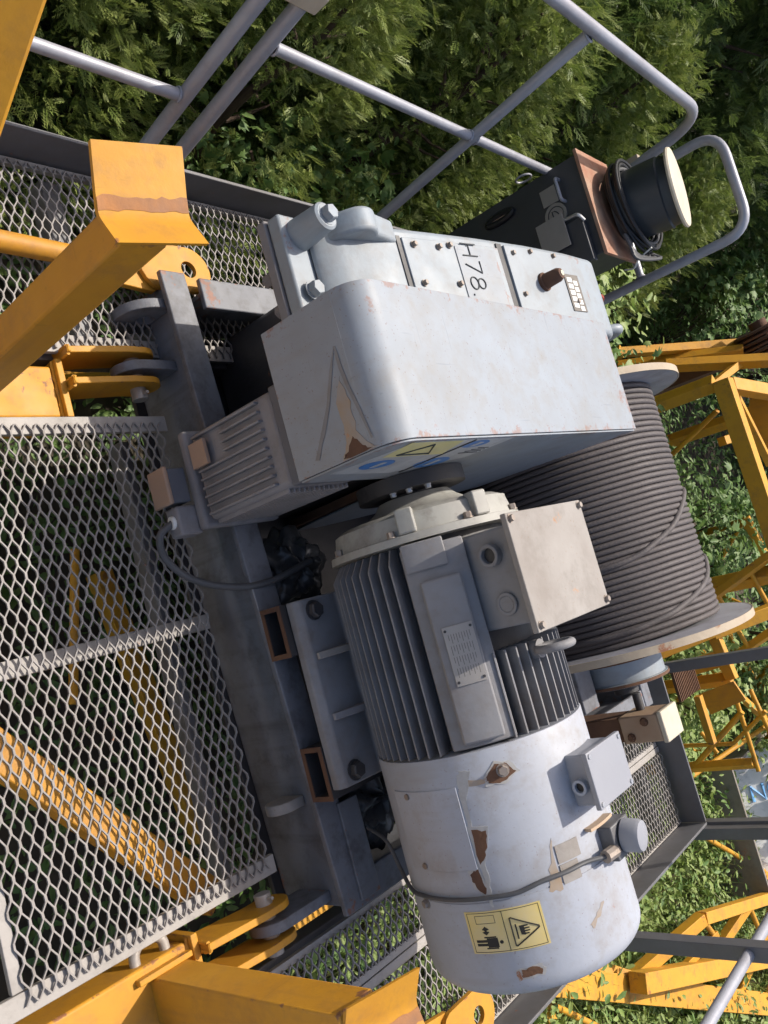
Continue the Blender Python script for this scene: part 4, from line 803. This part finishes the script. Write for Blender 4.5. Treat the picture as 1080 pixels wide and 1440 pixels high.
for k in range(9):
    r0 = 0.140 + 0.010 * (k % 3) + rnd.uniform(-.004, .004); z0 = ZT + 0.03 + 0.011 * (k // 3) + rnd.uniform(0, .01); tx, ty = rnd.uniform(-.12, .12), rnd.uniform(-.12, .12)
    ring = [(cyx + 0.01 + r0 * math.cos(a), cyy + 0.01 + r0 * math.sin(a), z0 + 0.012 + tx * r0 * math.cos(a) + ty * r0 * math.sin(a) + 0.01) for a in np.linspace(0, 6.2832, 41)[:-1]]
    MB().tube(ring, 0.0065, 8, closed=True).build('cable_loop', 'black' if k % 3 else 'cable', cc)
for k in range(4):
    a = 0.2 + 0.1 * k
    MB().tube(spline([(cyx + .13 * math.cos(a), cyy - 0.12 + .02 * k, ZT + 0.05), (cyx + .18 + .01 * k, cyy - .10, ZT + 0.055), (cyx + .20, cyy - .02 + .03 * k, ZT + .05 + .01 * k), (cyx + .16, cyy + .06, ZT + .05), (cyx + .10, cyy + .12, ZT + .07)]), 0.0065, 8).build('loose_end', 'cable', cc)
MB().tube(spline([(cyx + .19, cyy - .05, ZT + .10), (cyx + .20, cyy - .03, ZT + .04), (cyx + .215, cyy - .01, ZT + .01), (cyx + .20, cyy + .01, ZT - .03)]), 0.003, 6).build('tie_wire', 'white', cc)

# ================================================================== BACKGROUND STEEL
def beams(name, label, lst, mt='oldyellow', parts=None, nm='lattice_bar'):
    c = np.mean([p for a in lst for p in a[:2]], axis=0); t = thing(name, (float(c[0]), float(c[1]), -0.8), label, 'crane section', 'dismantled crane sections in the weeds')
    for i, (a, b_, w_) in enumerate(lst):
        if w_ < 0.035: MB().tube([a, b_], w_ * 0.5, 12).build('brace_tube', mt, t)
        else: MB().bar(a, b_, w_, w_).build(nm, mt, t, bevel=0.003)
    return t
sA = beams('mast_section', 'yellow crane section with heavy corner angle at the right edge behind the drum', [
  ((-1.03, 4.6, -0.22), (-0.91, 5.2, 0.29), 0.05), ((-1.0, 4.8, -0.33), (-0.84, 5.0, 0.33), 0.05), ((-0.87, 4.7, -0.02), (-0.71, 4.9, 0.48), 0.06),
  ((-0.63, 4.4, 0.34), (0.42, 4.4, 0.35), 0.085), ((-0.60, 4.45, 0.35), (-0.53, 4.9, 0.44), 0.07), ((-0.52, 4.47, 0.36), (-0.16, 4.9, 0.30), 0.04),
  ((-0.36, 4.6, -0.1), (-0.5, 4.5, 0.24), 0.028), ((-0.62, 4.5, 0.2), (-0.77, 4.9, 0.35), 0.04), ((-0.35, 4.7, 0.15), (-0.38, 5.2, 0.29), 0.05),
  ((-0.63, 4.4, -0.75), (-0.63, 4.4, 0.30), 0.07), ((0.40, 4.4, -0.75), (0.40, 4.4, 0.31), 0.07), ((-1.03, 4.6, -0.78), (-1.03, 4.6, -0.20), 0.06), ((-0.53, 5.6, -0.78), (-0.53, 5.6, 0.45), 0.07), ((-0.53, 4.9, 0.44), (-0.53, 5.8, 0.46), 0.07)])
pl = MB().prism([(-0.56, 0.30), (-0.30, 0.20), (-0.12, 0.33), (-0.5, 0.42)], 'y', 4.93, 4.945).build('gusset_plate', 'yellow', sA, bevel=0.002)
pu = thing('rusty_pulley', (-0.86, 5.1, -0.8), 'rusty brown grooved pulley block resting on the yellow crane section', 'pulley')
for k in range(3): MB().lathe([(k * 0.055, 0.05), (k * 0.055, 0.15), (k * 0.055 + 0.012, 0.16), (k * 0.055 + 0.02, 0.12), (k * 0.055 + 0.03, 0.16), (k * 0.055 + 0.042, 0.15), (k * 0.055 + 0.042, 0.05)], (-0.95, 5.12, 0.42), (1, 0.25, 0.1), 40, True).build('sheave', 'rust', pu)
MB().cyl((-0.99, 5.11, 0.416), (-0.74, 5.17, 0.441), 0.05).build('axle', 'rust', pu)
MB().box(-0.90, -0.80, 5.08, 5.20, -0.8, 0.37).build('support', 'rust', pu, bevel=0.004)
sB = beams('jib_section', 'yellow lattice jib section with ladder bars beyond the far toe board', [
  ((0.6, 3.7, -0.21), (0.55, 3.9, 0.08), 0.07), ((0.57, 3.9, 0.08), (0.54, 4.1, 0.32), 0.06), ((0.56, 3.92, 0.08), (0.8, 3.9, 0.11), 0.05), ((0.72, 3.9, -0.09), (0.7, 3.95, 0.09), 0.06),
  ((0.92, 4.0, 0.06), (1.27, 4.0, 0.06), 0.022), ((0.88, 4.0, 0.14), (1.11, 4.0, 0.17), 0.022), ((1.23, 4.0, -0.25), (0.98, 4.0, 0.07), 0.028),
  ((1.12, 4.0, -0.28), (1.13, 4.0, -0.02), 0.02), ((1.13, 4.0, -0.02), (0.99, 4.0, 0.18), 0.02), ((1.06, 4.0, -0.16), (1.17, 4.0, -0.11), 0.02),
  ((0.60, 3.7, -0.78), (0.6, 3.7, -0.2), 0.06), ((0.80, 3.92, -0.78), (0.80, 3.92, 0.10), 0.05), ((1.23, 4.0, -0.78), (1.23, 4.0, 0.05), 0.04), ((0.30, 3.75, -0.18), (0.95, 3.72, -0.22), 0.07)])
wk = MB().prism([(0.80, 3.62), (1.02, 3.62), (1.02, 3.66), (0.80, 3.66)], 'z', 0.02, 0.05).build('step_edge', 'yellow', sB, bevel=0.002)
MB().prism([(0.83, -0.03), (0.93, 0.0), (0.88, 0.18), (0.79, 0.15)], 'y', 3.80, 3.815).build('step_plate', 'yellow', sB, bevel=0.002)
for k in range(14): MB().box(0.66 + k * 0.0, 0.80, 3.55 + k * 0.018, 3.556 + k * 0.018, -0.02, -0.006).build('step_bar', 'rust', sB)
sC = beams('mast_section', 'yellow crane section lying in the weeds at the lower right corner', [
  ((1.55, 2.55, -0.70), (3.6, 6.0, -0.70), 0.12), ((2.05, 3.45, -0.58), (3.3, 6.4, -0.58), 0.09), ((1.93, 3.35, -0.72), (2.15, 3.62, -0.60), 0.05), ((2.12, 3.5, -0.72), (2.05, 4.1, -0.50), 0.06), ((2.3, 3.75, -0.70), (2.20, 4.25, -0.52), 0.035),
  ((2.05, 4.1, -0.50), (2.75, 6.2, -0.50), 0.06), ((2.45, 4.1, -0.70), (2.25, 4.7, -0.50), 0.05), ((2.75, 4.6, -0.70), (2.42, 5.2, -0.50), 0.05), ((3.0, 5.0, -0.70), (2.6, 5.75, -0.50), 0.05), ((2.05, 4.1, -0.50), (2.45, 4.45, -0.58), 0.03), ((2.25, 4.7, -0.50), (2.65, 4.95, -0.58), 0.03), ((2.42, 5.2, -0.50), (2.9, 5.5, -0.58), 0.03)])
sD = beams('jib_section', 'thin yellow lattice jib section far behind the right handrail posts', [
  ((1.62, 4.35, -0.62), (2.3, 5.25, -0.58), 0.03), ((1.9, 5.4, -0.40), (3.2, 8.2, -0.35), 0.05), ((2.3, 5.2, -0.60), (3.6, 7.8, -0.60), 0.05), ((1.9, 5.4, -0.40), (2.55, 5.7, -0.60), 0.03), ((2.55, 5.7, -0.60), (2.3, 6.25, -0.38), 0.03), ((2.3, 6.25, -0.38), (2.95, 6.5, -0.60), 0.03), ((2.95, 6.5, -0.60), (2.7, 7.1, -0.37), 0.03)])
sE = beams('jib_section', 'yellow lattice jib section standing among the shrubs behind the drum bearing', [
  ((0.10, 5.0, 0.05), (1.6, 5.6, 0.10), 0.05), ((0.15, 5.4, -0.55), (1.7, 6.1, -0.50), 0.05), ((0.10, 5.0, 0.05), (0.5, 5.55, -0.52), 0.03), ((0.5, 5.55, -0.52), (0.85, 5.3, 0.07), 0.03), ((0.85, 5.3, 0.07), (1.25, 5.9, -0.50), 0.03), ((1.25, 5.9, -0.50), (1.6, 5.6, 0.10), 0.03), ((0.15, 5.4, -0.8), (0.12, 5.05, 0.05), 0.04), ((1.65, 6.05, -0.8), (1.6, 5.6, 0.10), 0.04)])
sF = beams('jib_section', 'pale yellow ladder section leaning in the plants right of the drum bearing', [
  ((0.75, 4.15, -0.70), (0.30, 4.35, 0.32), 0.04), ((1.10, 4.35, -0.72), (0.62, 4.55, 0.34), 0.04), ((0.70, 4.17, -0.58), (1.04, 4.38, -0.58), 0.024), ((0.62, 4.21, -0.38), (0.95, 4.42, -0.38), 0.024), ((0.53, 4.25, -0.18), (0.86, 4.46, -0.18), 0.024), ((0.44, 4.29, 0.02), (0.77, 4.49, 0.02), 0.024), ((0.36, 4.33, 0.20), (0.69, 4.52, 0.20), 0.024)])
sG = beams('jib_section', 'thin yellow lattice bars crossing behind the white hopper', [
  ((1.25, 4.7, -0.75), (2.5, 6.9, -0.30), 0.035), ((1.55, 4.6, -0.72), (1.35, 5.9, -0.10), 0.03), ((1.9, 5.9, -0.7), (1.5, 6.3, 0.0), 0.03), ((1.05, 4.9, -0.30), (2.2, 6.3, -0.25), 0.035), ((2.3, 6.0, -0.7), (1.9, 6.6, -0.1), 0.03)])
sH = beams('mast_section', 'yellow mast section bars half hidden in grass at the bottom right corner', [
  ((1.75, 2.9, -0.74), (2.6, 2.9, -0.66), 0.06), ((2.3, 3.2, -0.72), (3.1, 4.3, -0.62), 0.06), ((1.9, 2.95, -0.70), (2.5, 3.6, -0.64), 0.03), ((2.55, 2.95, -0.70), (2.75, 3.9, -0.64), 0.03)])
hp = thing('open_hopper', (1.9, 5.2, -0.8), 'open steel hopper with white side lettered in blue at the right edge', 'hopper')
HX0, HX1, HY0, HY1, HZ = 1.56, 2.35, 5.0, 5.75, -0.48
MB().box(HX0, HX1, HY0, HY0 + 0.02, -0.84, HZ).build('side_wall', 'hopperin', hp, bevel=0.003)
MB().box(HX0, HX0 + 0.02, HY0 + 0.021, HY1, -0.84, HZ).build('side_wall', 'hopperin', hp, bevel=0.003)
MB().box(HX0 + 0.021, HX1, HY0 + 0.021, HY1, -0.76, -0.745).build('floor_plate', 'hopperin', hp)
wf = MB().prism([(1.59, -0.74), (1.59, -0.40)] + [(1.59 + 0.12 * (1 - math.cos(R(a))), -0.40 + 0.26 * math.sin(R(a))) for a in range(15, 91, 15)] + [(2.35, -0.14), (2.35, -0.74)], 'y', 5.40, 5.42).build('white_panel', 'hopper', hp, bevel=0.004)
MB().box(1.72, 2.35, 5.70, 5.95, -0.155, -0.142).build('white_panel', 'hopper', hp, bevel=0.003)
strokes('NO', (1.895, 5.393, -0.545), (0, 0, 1), (-1, 0, 0), 0.10, 0.008, None, 'blue_lettering', 'skyblue', wf)
for o in [wf] + list(wf.children):                     # the white side slopes back like a chute
    for v in o.data.vertices: v.co.y += (v.co.z - 0.30) * 0.9

# steel lying under the grating
un = beams('crane_brace', 'faded yellow lattice bars lying on the ground under the centre grating', [((-0.62, 0.72, -0.66), (-0.05, 0.80, -0.66), 0.10), ((-0.30, 1.27, -0.62), (0.55, 1.40, -0.62), 0.06), ((-0.35, 1.12, -0.45), (0.05, 1.02, -0.45), 0.025), ((-0.9, 0.9, -0.6), (-1.1, 2.6, -0.6), 0.07), ((0.9, 1.0, -0.6), (0.95, 2.5, -0.6), 0.06)], 'oldyellow')
un['group'] = ''; del un['group']

# ================================================================== VEGETATION
def mesh_np(name, V, F, mat):
    me = bpy.data.meshes.new(name); nv, nf = len(V), len(F); k = F.shape[1]
    me.vertices.add(nv); me.vertices.foreach_set('co', V.astype(np.float32).ravel())
    me.loops.add(nf * k); me.loops.foreach_set('vertex_index', F.astype(np.int32).ravel())
    me.polygons.add(nf); me.polygons.foreach_set('loop_start', np.arange(0, nf * k, k, dtype=np.int32)); me.polygons.foreach_set('loop_total', np.full(nf, k, dtype=np.int32))
    me.update(); me.validate(); me.materials.append(M[mat]); return me
def frames(d, rng, roll=None):
    d = d / np.linalg.norm(d, axis=1, keepdims=True); r = rng.normal(size=d.shape)
    if roll is not None: r = r * 0.35 + roll
    u = r - d * (r * d).sum(1, keepdims=True); u /= np.linalg.norm(u, axis=1, keepdims=True) + 1e-9
    return np.stack([d, u, np.cross(d, u)], axis=2)
def scatter(T, TF, pos, Fm, scl):
    V = np.einsum('nij,vj->nvi', Fm, T) * scl[:, None, None] + pos[:, None, :]
    n, v = len(pos), len(T)
    return V.reshape(-1, 3), (TF[None] + (np.arange(n) * v)[:, None, None]).reshape(-1, TF.shape[1])
# flat conifer spray
def spray():
    V = []; F = []
    def leaf(p, q, w_, lift):
        p, q = np.array(p), np.array(q); d = q - p; nn = np.array([-d[1], d[0], 0]); nn = nn / (np.linalg.norm(nn) + 1e-9) * w_
        k = len(V); m_ = p + d * 0.55; V.extend([p, m_ + nn + [0, 0, lift], q + [0, 0, lift * .5], m_ - nn + [0, 0, lift]]); F.append([k, k + 1, k + 2, k + 3])
    leaf((0, 0, 0), (1, 0, -0.05), 0.03, 0.02)
    for i in range(1, 7):
        x = i * 0.145
        for s in (-1, 1):
            L = 0.42 * (1 - 0.55 * abs(x - 0.45)) ; a = R(42 + 6 * s * (i % 2))
            e = (x + L * math.cos(a), s * L * math.sin(a), -0.06 - 0.05 * (i % 3))
            leaf((x, 0, 0), e, 0.032, 0.015 * ((i % 3) - 1))
            mx, my = x + 0.5 * (e[0] - x), 0.5 * e[1]
            leaf((mx, my, -0.03), (mx + 0.20, my + s * 0.03, -0.06), 0.026, 0.01)
    return np.array(V), np.array(F)
ST, SF = spray()
def crown(seed, rad, z0, z1, nclus, per, taper=0.55):
    rng = np.random.default_rng(seed)
    cz = z0 + (z1 - z0) * rng.random(nclus) ** 0.9; th = rng.random(nclus) * 6.283
    f = (cz - z0) / (z1 - z0); rr_ = rad * (1 - taper * f ** 1.6) * (0.80 + 0.25 * np.minimum(f * 6, 1)) * (0.62 + 0.46 * rng.random(nclus) ** 0.6)
    cl = np.stack([rr_ * np.cos(th), rr_ * np.sin(th), cz], 1)
    out = np.stack([np.cos(th), np.sin(th), 0.25 + 0 * th], 1)
    idx = np.repeat(np.arange(nclus), per); n = len(idx)
    pos = cl[idx] + rng.normal(size=(n, 3)) * [0.085, 0.085, 0.10]
    d = out[idx] * (0.5 + 0.5 * rng.random((n, 1))) + rng.normal(size=(n, 3)) * 0.45 + [0, 0, 0.15]
    tang = np.stack([-np.sin(th), np.cos(th), 0 * th], 1)[idx]
    Fm = frames(d, rng, roll=None); sc_ = 0.05 + 0.065 * rng.random(n)
    V, F = scatter(ST, SF, pos, Fm, sc_ * (1.25 if rad > 1.04 and taper == 0.9 else 1.0))
    return V, F
def trunk_mb(h, r, seed):
    rnd = random.Random(seed); b = MB(); pts = [(0.03 * math.sin(i * 1.3 + seed), 0.03 * math.cos(i * 1.1 + seed), h * i / 7) for i in range(8)]
    b.tube(pts, [r * (1 - 0.8 * i / 7) for i in range(8)], 9)
    for k in range(16):
        z = h * (0.12 + 0.75 * k / 16); a = rnd.uniform(0, 6.28); L = 0.55 * (1 - z / h * 0.6)
        b.tube([(0, 0, z), (L * .5 * math.cos(a), L * .5 * math.sin(a), z + .10), (L * math.cos(a), L * math.sin(a), z + .26)], [r * .3, r * .2, r * .06], 6)
    return b
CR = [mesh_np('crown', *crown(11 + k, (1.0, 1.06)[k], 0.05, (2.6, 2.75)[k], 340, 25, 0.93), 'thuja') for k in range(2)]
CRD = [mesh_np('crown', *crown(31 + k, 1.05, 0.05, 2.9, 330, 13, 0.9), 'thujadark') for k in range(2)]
CRY = [mesh_np('crown', *crown(61 + k, 0.95, 0.1, 2.6, 180, 28, 0.9), 'thujasunlit') for k in range(2)]
TM = []
for k in range(2):
    o = trunk_mb(2.6, 0.06, k).build('trunk', 'bark', None); TM.append(o.data); bpy.data.objects.remove(o)
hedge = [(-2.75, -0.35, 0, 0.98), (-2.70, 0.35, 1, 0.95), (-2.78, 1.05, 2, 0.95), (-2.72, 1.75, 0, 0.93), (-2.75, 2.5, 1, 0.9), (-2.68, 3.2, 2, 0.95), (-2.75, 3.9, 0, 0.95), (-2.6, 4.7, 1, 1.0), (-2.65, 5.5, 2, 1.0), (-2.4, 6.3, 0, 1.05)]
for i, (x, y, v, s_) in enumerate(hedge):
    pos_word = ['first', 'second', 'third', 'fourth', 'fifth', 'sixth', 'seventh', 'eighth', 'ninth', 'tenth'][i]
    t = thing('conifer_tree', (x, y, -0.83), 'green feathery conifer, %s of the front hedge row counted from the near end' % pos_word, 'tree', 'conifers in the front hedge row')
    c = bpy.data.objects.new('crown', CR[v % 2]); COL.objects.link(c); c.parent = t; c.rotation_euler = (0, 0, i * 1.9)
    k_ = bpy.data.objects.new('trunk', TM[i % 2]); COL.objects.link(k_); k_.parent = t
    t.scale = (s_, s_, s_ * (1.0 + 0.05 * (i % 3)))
young = [(-1.78, 1.95, 0.52, 'added sunlit young conifer behind the left handrail mid rail'), (-1.85, 2.75, 0.62, 'added bright young conifer behind the rounded corner of the left handrail'), (-1.95, 1.25, 0.55, 'added young conifer behind the pair of handrail posts'), (-1.9, 0.45, 0.5, 'added young conifer near the top left corner beside the toe board'), (-1.95, 3.7, 0.62, 'added young conifer behind the black cabinet and its cable coil'), (-1.7, 4.7, 0.55, 'added young conifer beyond the short end handrail')]
for i, (x, y, s_, lab) in enumerate(young):  # small conifers added to give the hedge its sunlit clumps
    t = thing('added_conifer', (x, y, -0.83), lab, 'tree', 'young conifers added for sunlit clumps in front of the hedge')
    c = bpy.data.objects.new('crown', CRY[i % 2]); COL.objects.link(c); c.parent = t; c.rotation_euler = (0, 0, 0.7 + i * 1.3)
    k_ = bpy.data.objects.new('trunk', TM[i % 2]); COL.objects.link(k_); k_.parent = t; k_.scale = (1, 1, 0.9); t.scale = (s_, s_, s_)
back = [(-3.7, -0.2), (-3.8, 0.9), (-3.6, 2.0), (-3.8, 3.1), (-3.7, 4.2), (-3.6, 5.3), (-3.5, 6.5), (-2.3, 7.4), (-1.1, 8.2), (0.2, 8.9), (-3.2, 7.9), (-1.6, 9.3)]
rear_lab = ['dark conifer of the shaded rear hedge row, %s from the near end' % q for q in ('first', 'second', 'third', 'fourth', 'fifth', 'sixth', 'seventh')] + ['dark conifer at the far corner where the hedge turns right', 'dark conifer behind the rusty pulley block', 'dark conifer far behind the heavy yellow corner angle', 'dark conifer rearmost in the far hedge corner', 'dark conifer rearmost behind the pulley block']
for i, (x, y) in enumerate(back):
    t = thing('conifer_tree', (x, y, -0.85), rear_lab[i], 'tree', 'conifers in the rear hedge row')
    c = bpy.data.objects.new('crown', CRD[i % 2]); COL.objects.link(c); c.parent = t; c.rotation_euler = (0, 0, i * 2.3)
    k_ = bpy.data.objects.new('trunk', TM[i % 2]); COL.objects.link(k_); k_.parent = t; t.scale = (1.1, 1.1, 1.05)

# broad lobed leaves
def lobed():
    V = [(0, 0, 0)]
    for i, (a, r_) in enumerate([(-80, .38), (-62, .62), (-45, .48), (-22, .9), (-10, .62), (0, 1.05), (10, .62), (22, .9), (45, .48), (62, .62), (80, .38)]):
        V.append((r_ * math.cos(R(a)), r_ * math.sin(R(a)) * 1.05, -0.16 * abs(math.sin(R(a))) - 0.12 * r_ * r_))
    F = [[0, i, i + 1] for i in range(1, 11)]
    return np.array(V, float), np.array(F)
def small():
    V = np.array([(0, 0, 0), (0.35, 0.20, 0.05), (0.75, 0.15, 0.02), (1, 0, -0.08), (0.75, -0.15, 0.02), (0.35, -0.20, 0.05)], float); return V, np.array([[0, 1, 2], [0, 2, 3], [0, 3, 4], [0, 4, 5]])
def blade():
    V = np.array([(0, .03, 0), (0, -.03, 0), (.5, .025, .06), (.5, -.025, .06), (1, 0, -.12)], float); return V, np.array([[0, 1, 3], [0, 3, 2], [2, 3, 4]])
LB, LBF = lobed(); SM, SMF = small(); BL, BLF = blade()
def gz(x, y): return -0.82 + 0.05 * np.sin(x * 1.7 + y) * np.sin(y * 1.3) + 0.03 * np.sin(3.1 * x - 2 * y)
def region(n, rng, x0, x1, y0, y1): return x0 + (x1 - x0) * rng.random(n), y0 + (y1 - y0) * rng.random(n)
def leaf_field(name, label, cat, n, box, T, TF, mat, size, hgt, seed, upbias=0.8, clump=0.0):
    rng = np.random.default_rng(seed); x, y = region(n, rng, *box)
    if clump:
        m = max(3, n // 60); cx, cy = region(m, rng, *box); k = rng.integers(0, m, n); hm_ = 0.3 + 0.7 * rng.random(m)
        x = cx[k] + rng.normal(size=n) * clump; y = cy[k] + rng.normal(size=n) * clump; hh = hm_[k]
    else: hh = np.ones(n)
    z = gz(x, y) + hgt * hh * rng.random(n) ** 0.7
    d = rng.normal(size=(n, 3)) * [1, 1, 0.35] + [0.15, -0.2, 0.15]
    up = np.tile([0, 0, 1.0], (n, 1)); dd = d / np.linalg.norm(d, axis=1, keepdims=True)
    nn = up * upbias + rng.normal(size=(n, 3)) * 0.4; nn = nn - dd * (nn * dd).sum(1, keepdims=True); nn /= np.linalg.norm(nn, axis=1, keepdims=True)
    Fm = np.stack([dd, np.cross(nn, dd), nn], 2)
    V, F = scatter(T, TF, np.stack([x, y, z], 1), Fm, size * (0.55 + 0.8 * rng.random(n)))
    return mesh_np(name, V, F, mat)
def grass_field(name, n, box, mat, L, seed):
    rng = np.random.default_rng(seed); x, y = region(n, rng, *box)
    d = rng.normal(size=(n, 3)) * [0.5, 0.5, 0.1] + [0, 0, 1]
    V, F = scatter(BL * [1, 0.5, 1], BLF, np.stack([x, y, gz(x, y) - 0.01], 1), frames(d, rng), L * (0.5 + rng.random(n)))
    return mesh_np(name, V, F, mat)
def stuff(me, label, cat):
    o = bpy.data.objects.new(me.name, me); COL.objects.link(o); tag(o, label, cat, kind='stuff'); return o
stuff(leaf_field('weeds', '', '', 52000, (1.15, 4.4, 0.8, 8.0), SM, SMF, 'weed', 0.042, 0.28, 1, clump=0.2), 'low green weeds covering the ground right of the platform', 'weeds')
stuff(leaf_field('broadleaf_weeds', '', '', 7000, (1.0, 3.4, 0.8, 5.5), LB, LBF, 'weed', 0.05, 0.24, 2, clump=0.18), 'broad leaved mallow weeds beside the right toe board', 'weeds')
stuff(grass_field('grass', 16000, (1.15, 4.5, 0.8, 7.0), 'weed', 0.20, 3), 'bright green grass tufts among the yellow steel', 'grass')
stuff(grass_field('dry_grass', 7000, (1.2, 5.5, 1.0, 7.5), 'dry', 0.22, 4), 'dry straw coloured grass among the weeds', 'grass')
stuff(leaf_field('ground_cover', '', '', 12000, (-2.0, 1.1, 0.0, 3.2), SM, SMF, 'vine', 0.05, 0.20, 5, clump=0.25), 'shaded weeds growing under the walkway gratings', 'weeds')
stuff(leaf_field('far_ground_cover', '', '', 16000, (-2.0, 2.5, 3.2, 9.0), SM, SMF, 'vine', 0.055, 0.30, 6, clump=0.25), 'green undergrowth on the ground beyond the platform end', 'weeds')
# leafy vine shrubs behind the drum
def shrub(label, c, rad, n, seed, mat='vine', big=0.35):
    rng = np.random.default_rng(seed); t = thing('vine_shrub', (c[0], c[1], -0.82), label, 'shrub', 'vine shrubs beyond the platform end')
    m = 26; cl = rng.normal(size=(m, 3)); cl /= np.linalg.norm(cl, axis=1, keepdims=True); cl = cl * (0.55 + 0.45 * rng.random((m, 1))) * np.array(rad) + [0, 0, rad[2] * 0.9]
    cl[:, 2] = np.abs(cl[:, 2])
    k = rng.integers(0, m, n); pos = cl[k] + rng.normal(size=(n, 3)) * 0.10
    d = rng.normal(size=(n, 3)) * [1, 1, 0.4] + [0.1, -0.3, 0]; dd = d / np.linalg.norm(d, axis=1, keepdims=True)
    nn = np.tile([0.0, -0.2, 1.0], (n, 1)) * 0.9 + rng.normal(size=(n, 3)) * 0.45; nn -= dd * (nn * dd).sum(1, keepdims=True); nn /= np.linalg.norm(nn, axis=1, keepdims=True)
    Fm = np.stack([dd, np.cross(nn, dd), nn], 2); nb = int(n * big)
    V1, F1 = scatter(LB, LBF, pos[:nb], Fm[:nb], 0.035 + 0.04 * rng.random(nb)); V2, F2 = scatter(SM, SMF, pos[nb:], Fm[nb:], 0.03 + 0.035 * rng.random(n - nb))
    me = mesh_np('foliage', np.concatenate([V1, V2]), np.concatenate([F1, F2 + len(V1)]), mat)
    o = bpy.data.objects.new('foliage', me); COL.objects.link(o); o.parent = t
    b = MB()
    for i in range(m): b.tube(spline([(c[0], c[1], -0.82), (c[0] + cl[i, 0] * .5 + .05, c[1] + cl[i, 1] * .4, -0.82 + cl[i, 2] * .6), (c[0] + cl[i, 0], c[1] + cl[i, 1], -0.82 + cl[i, 2])], 5), 0.006, 5)
    b.build('stems', 'bark', t)
    return t
shrub('sunlit vine shrub directly behind the rope drum', (0.05, 3.95, 0), (0.6, 0.35, 0.42), 2600, 51)
shrub('vine shrub in front of the heavy yellow corner angle', (0.1, 4.9, 0), (0.6, 0.45, 0.50), 2600, 52)
shrub('shaded vine shrub left of the yellow crane section', (-0.9, 4.1, 0), (0.5, 0.4, 0.42), 2200, 53, big=0.5)
shrub('leafy shrub behind the pulley block near the hedge', (-1.3, 6.2, 0), (0.7, 0.6, 0.7), 2600, 54)
shrub('vine shrub growing through the yellow jib section', (0.75, 4.5, 0), (0.45, 0.4, 0.38), 2000, 55, 'weed')
shrub('tall leafy shrub far behind the platform end', (0.8, 6.0, 0), (0.9, 0.6, 0.6), 2800, 56)
shrub('bright shrub between the hopper and lower right crane section', (1.75, 5.9, 0), (0.7, 0.5, 0.45), 2400, 57, 'weed')
shrub('low bush at the foot of the hedge beside the left handrail', (-1.62, 2.35, 0), (0.22, 0.55, 0.38), 2200, 58, 'vine')
shrub('bush growing beyond the short end handrail', (-1.15, 3.75, 0), (0.35, 0.3, 0.55), 2200, 59, 'weed')
for o in bpy.data.objects:
    if 'base' in o: del o['base']
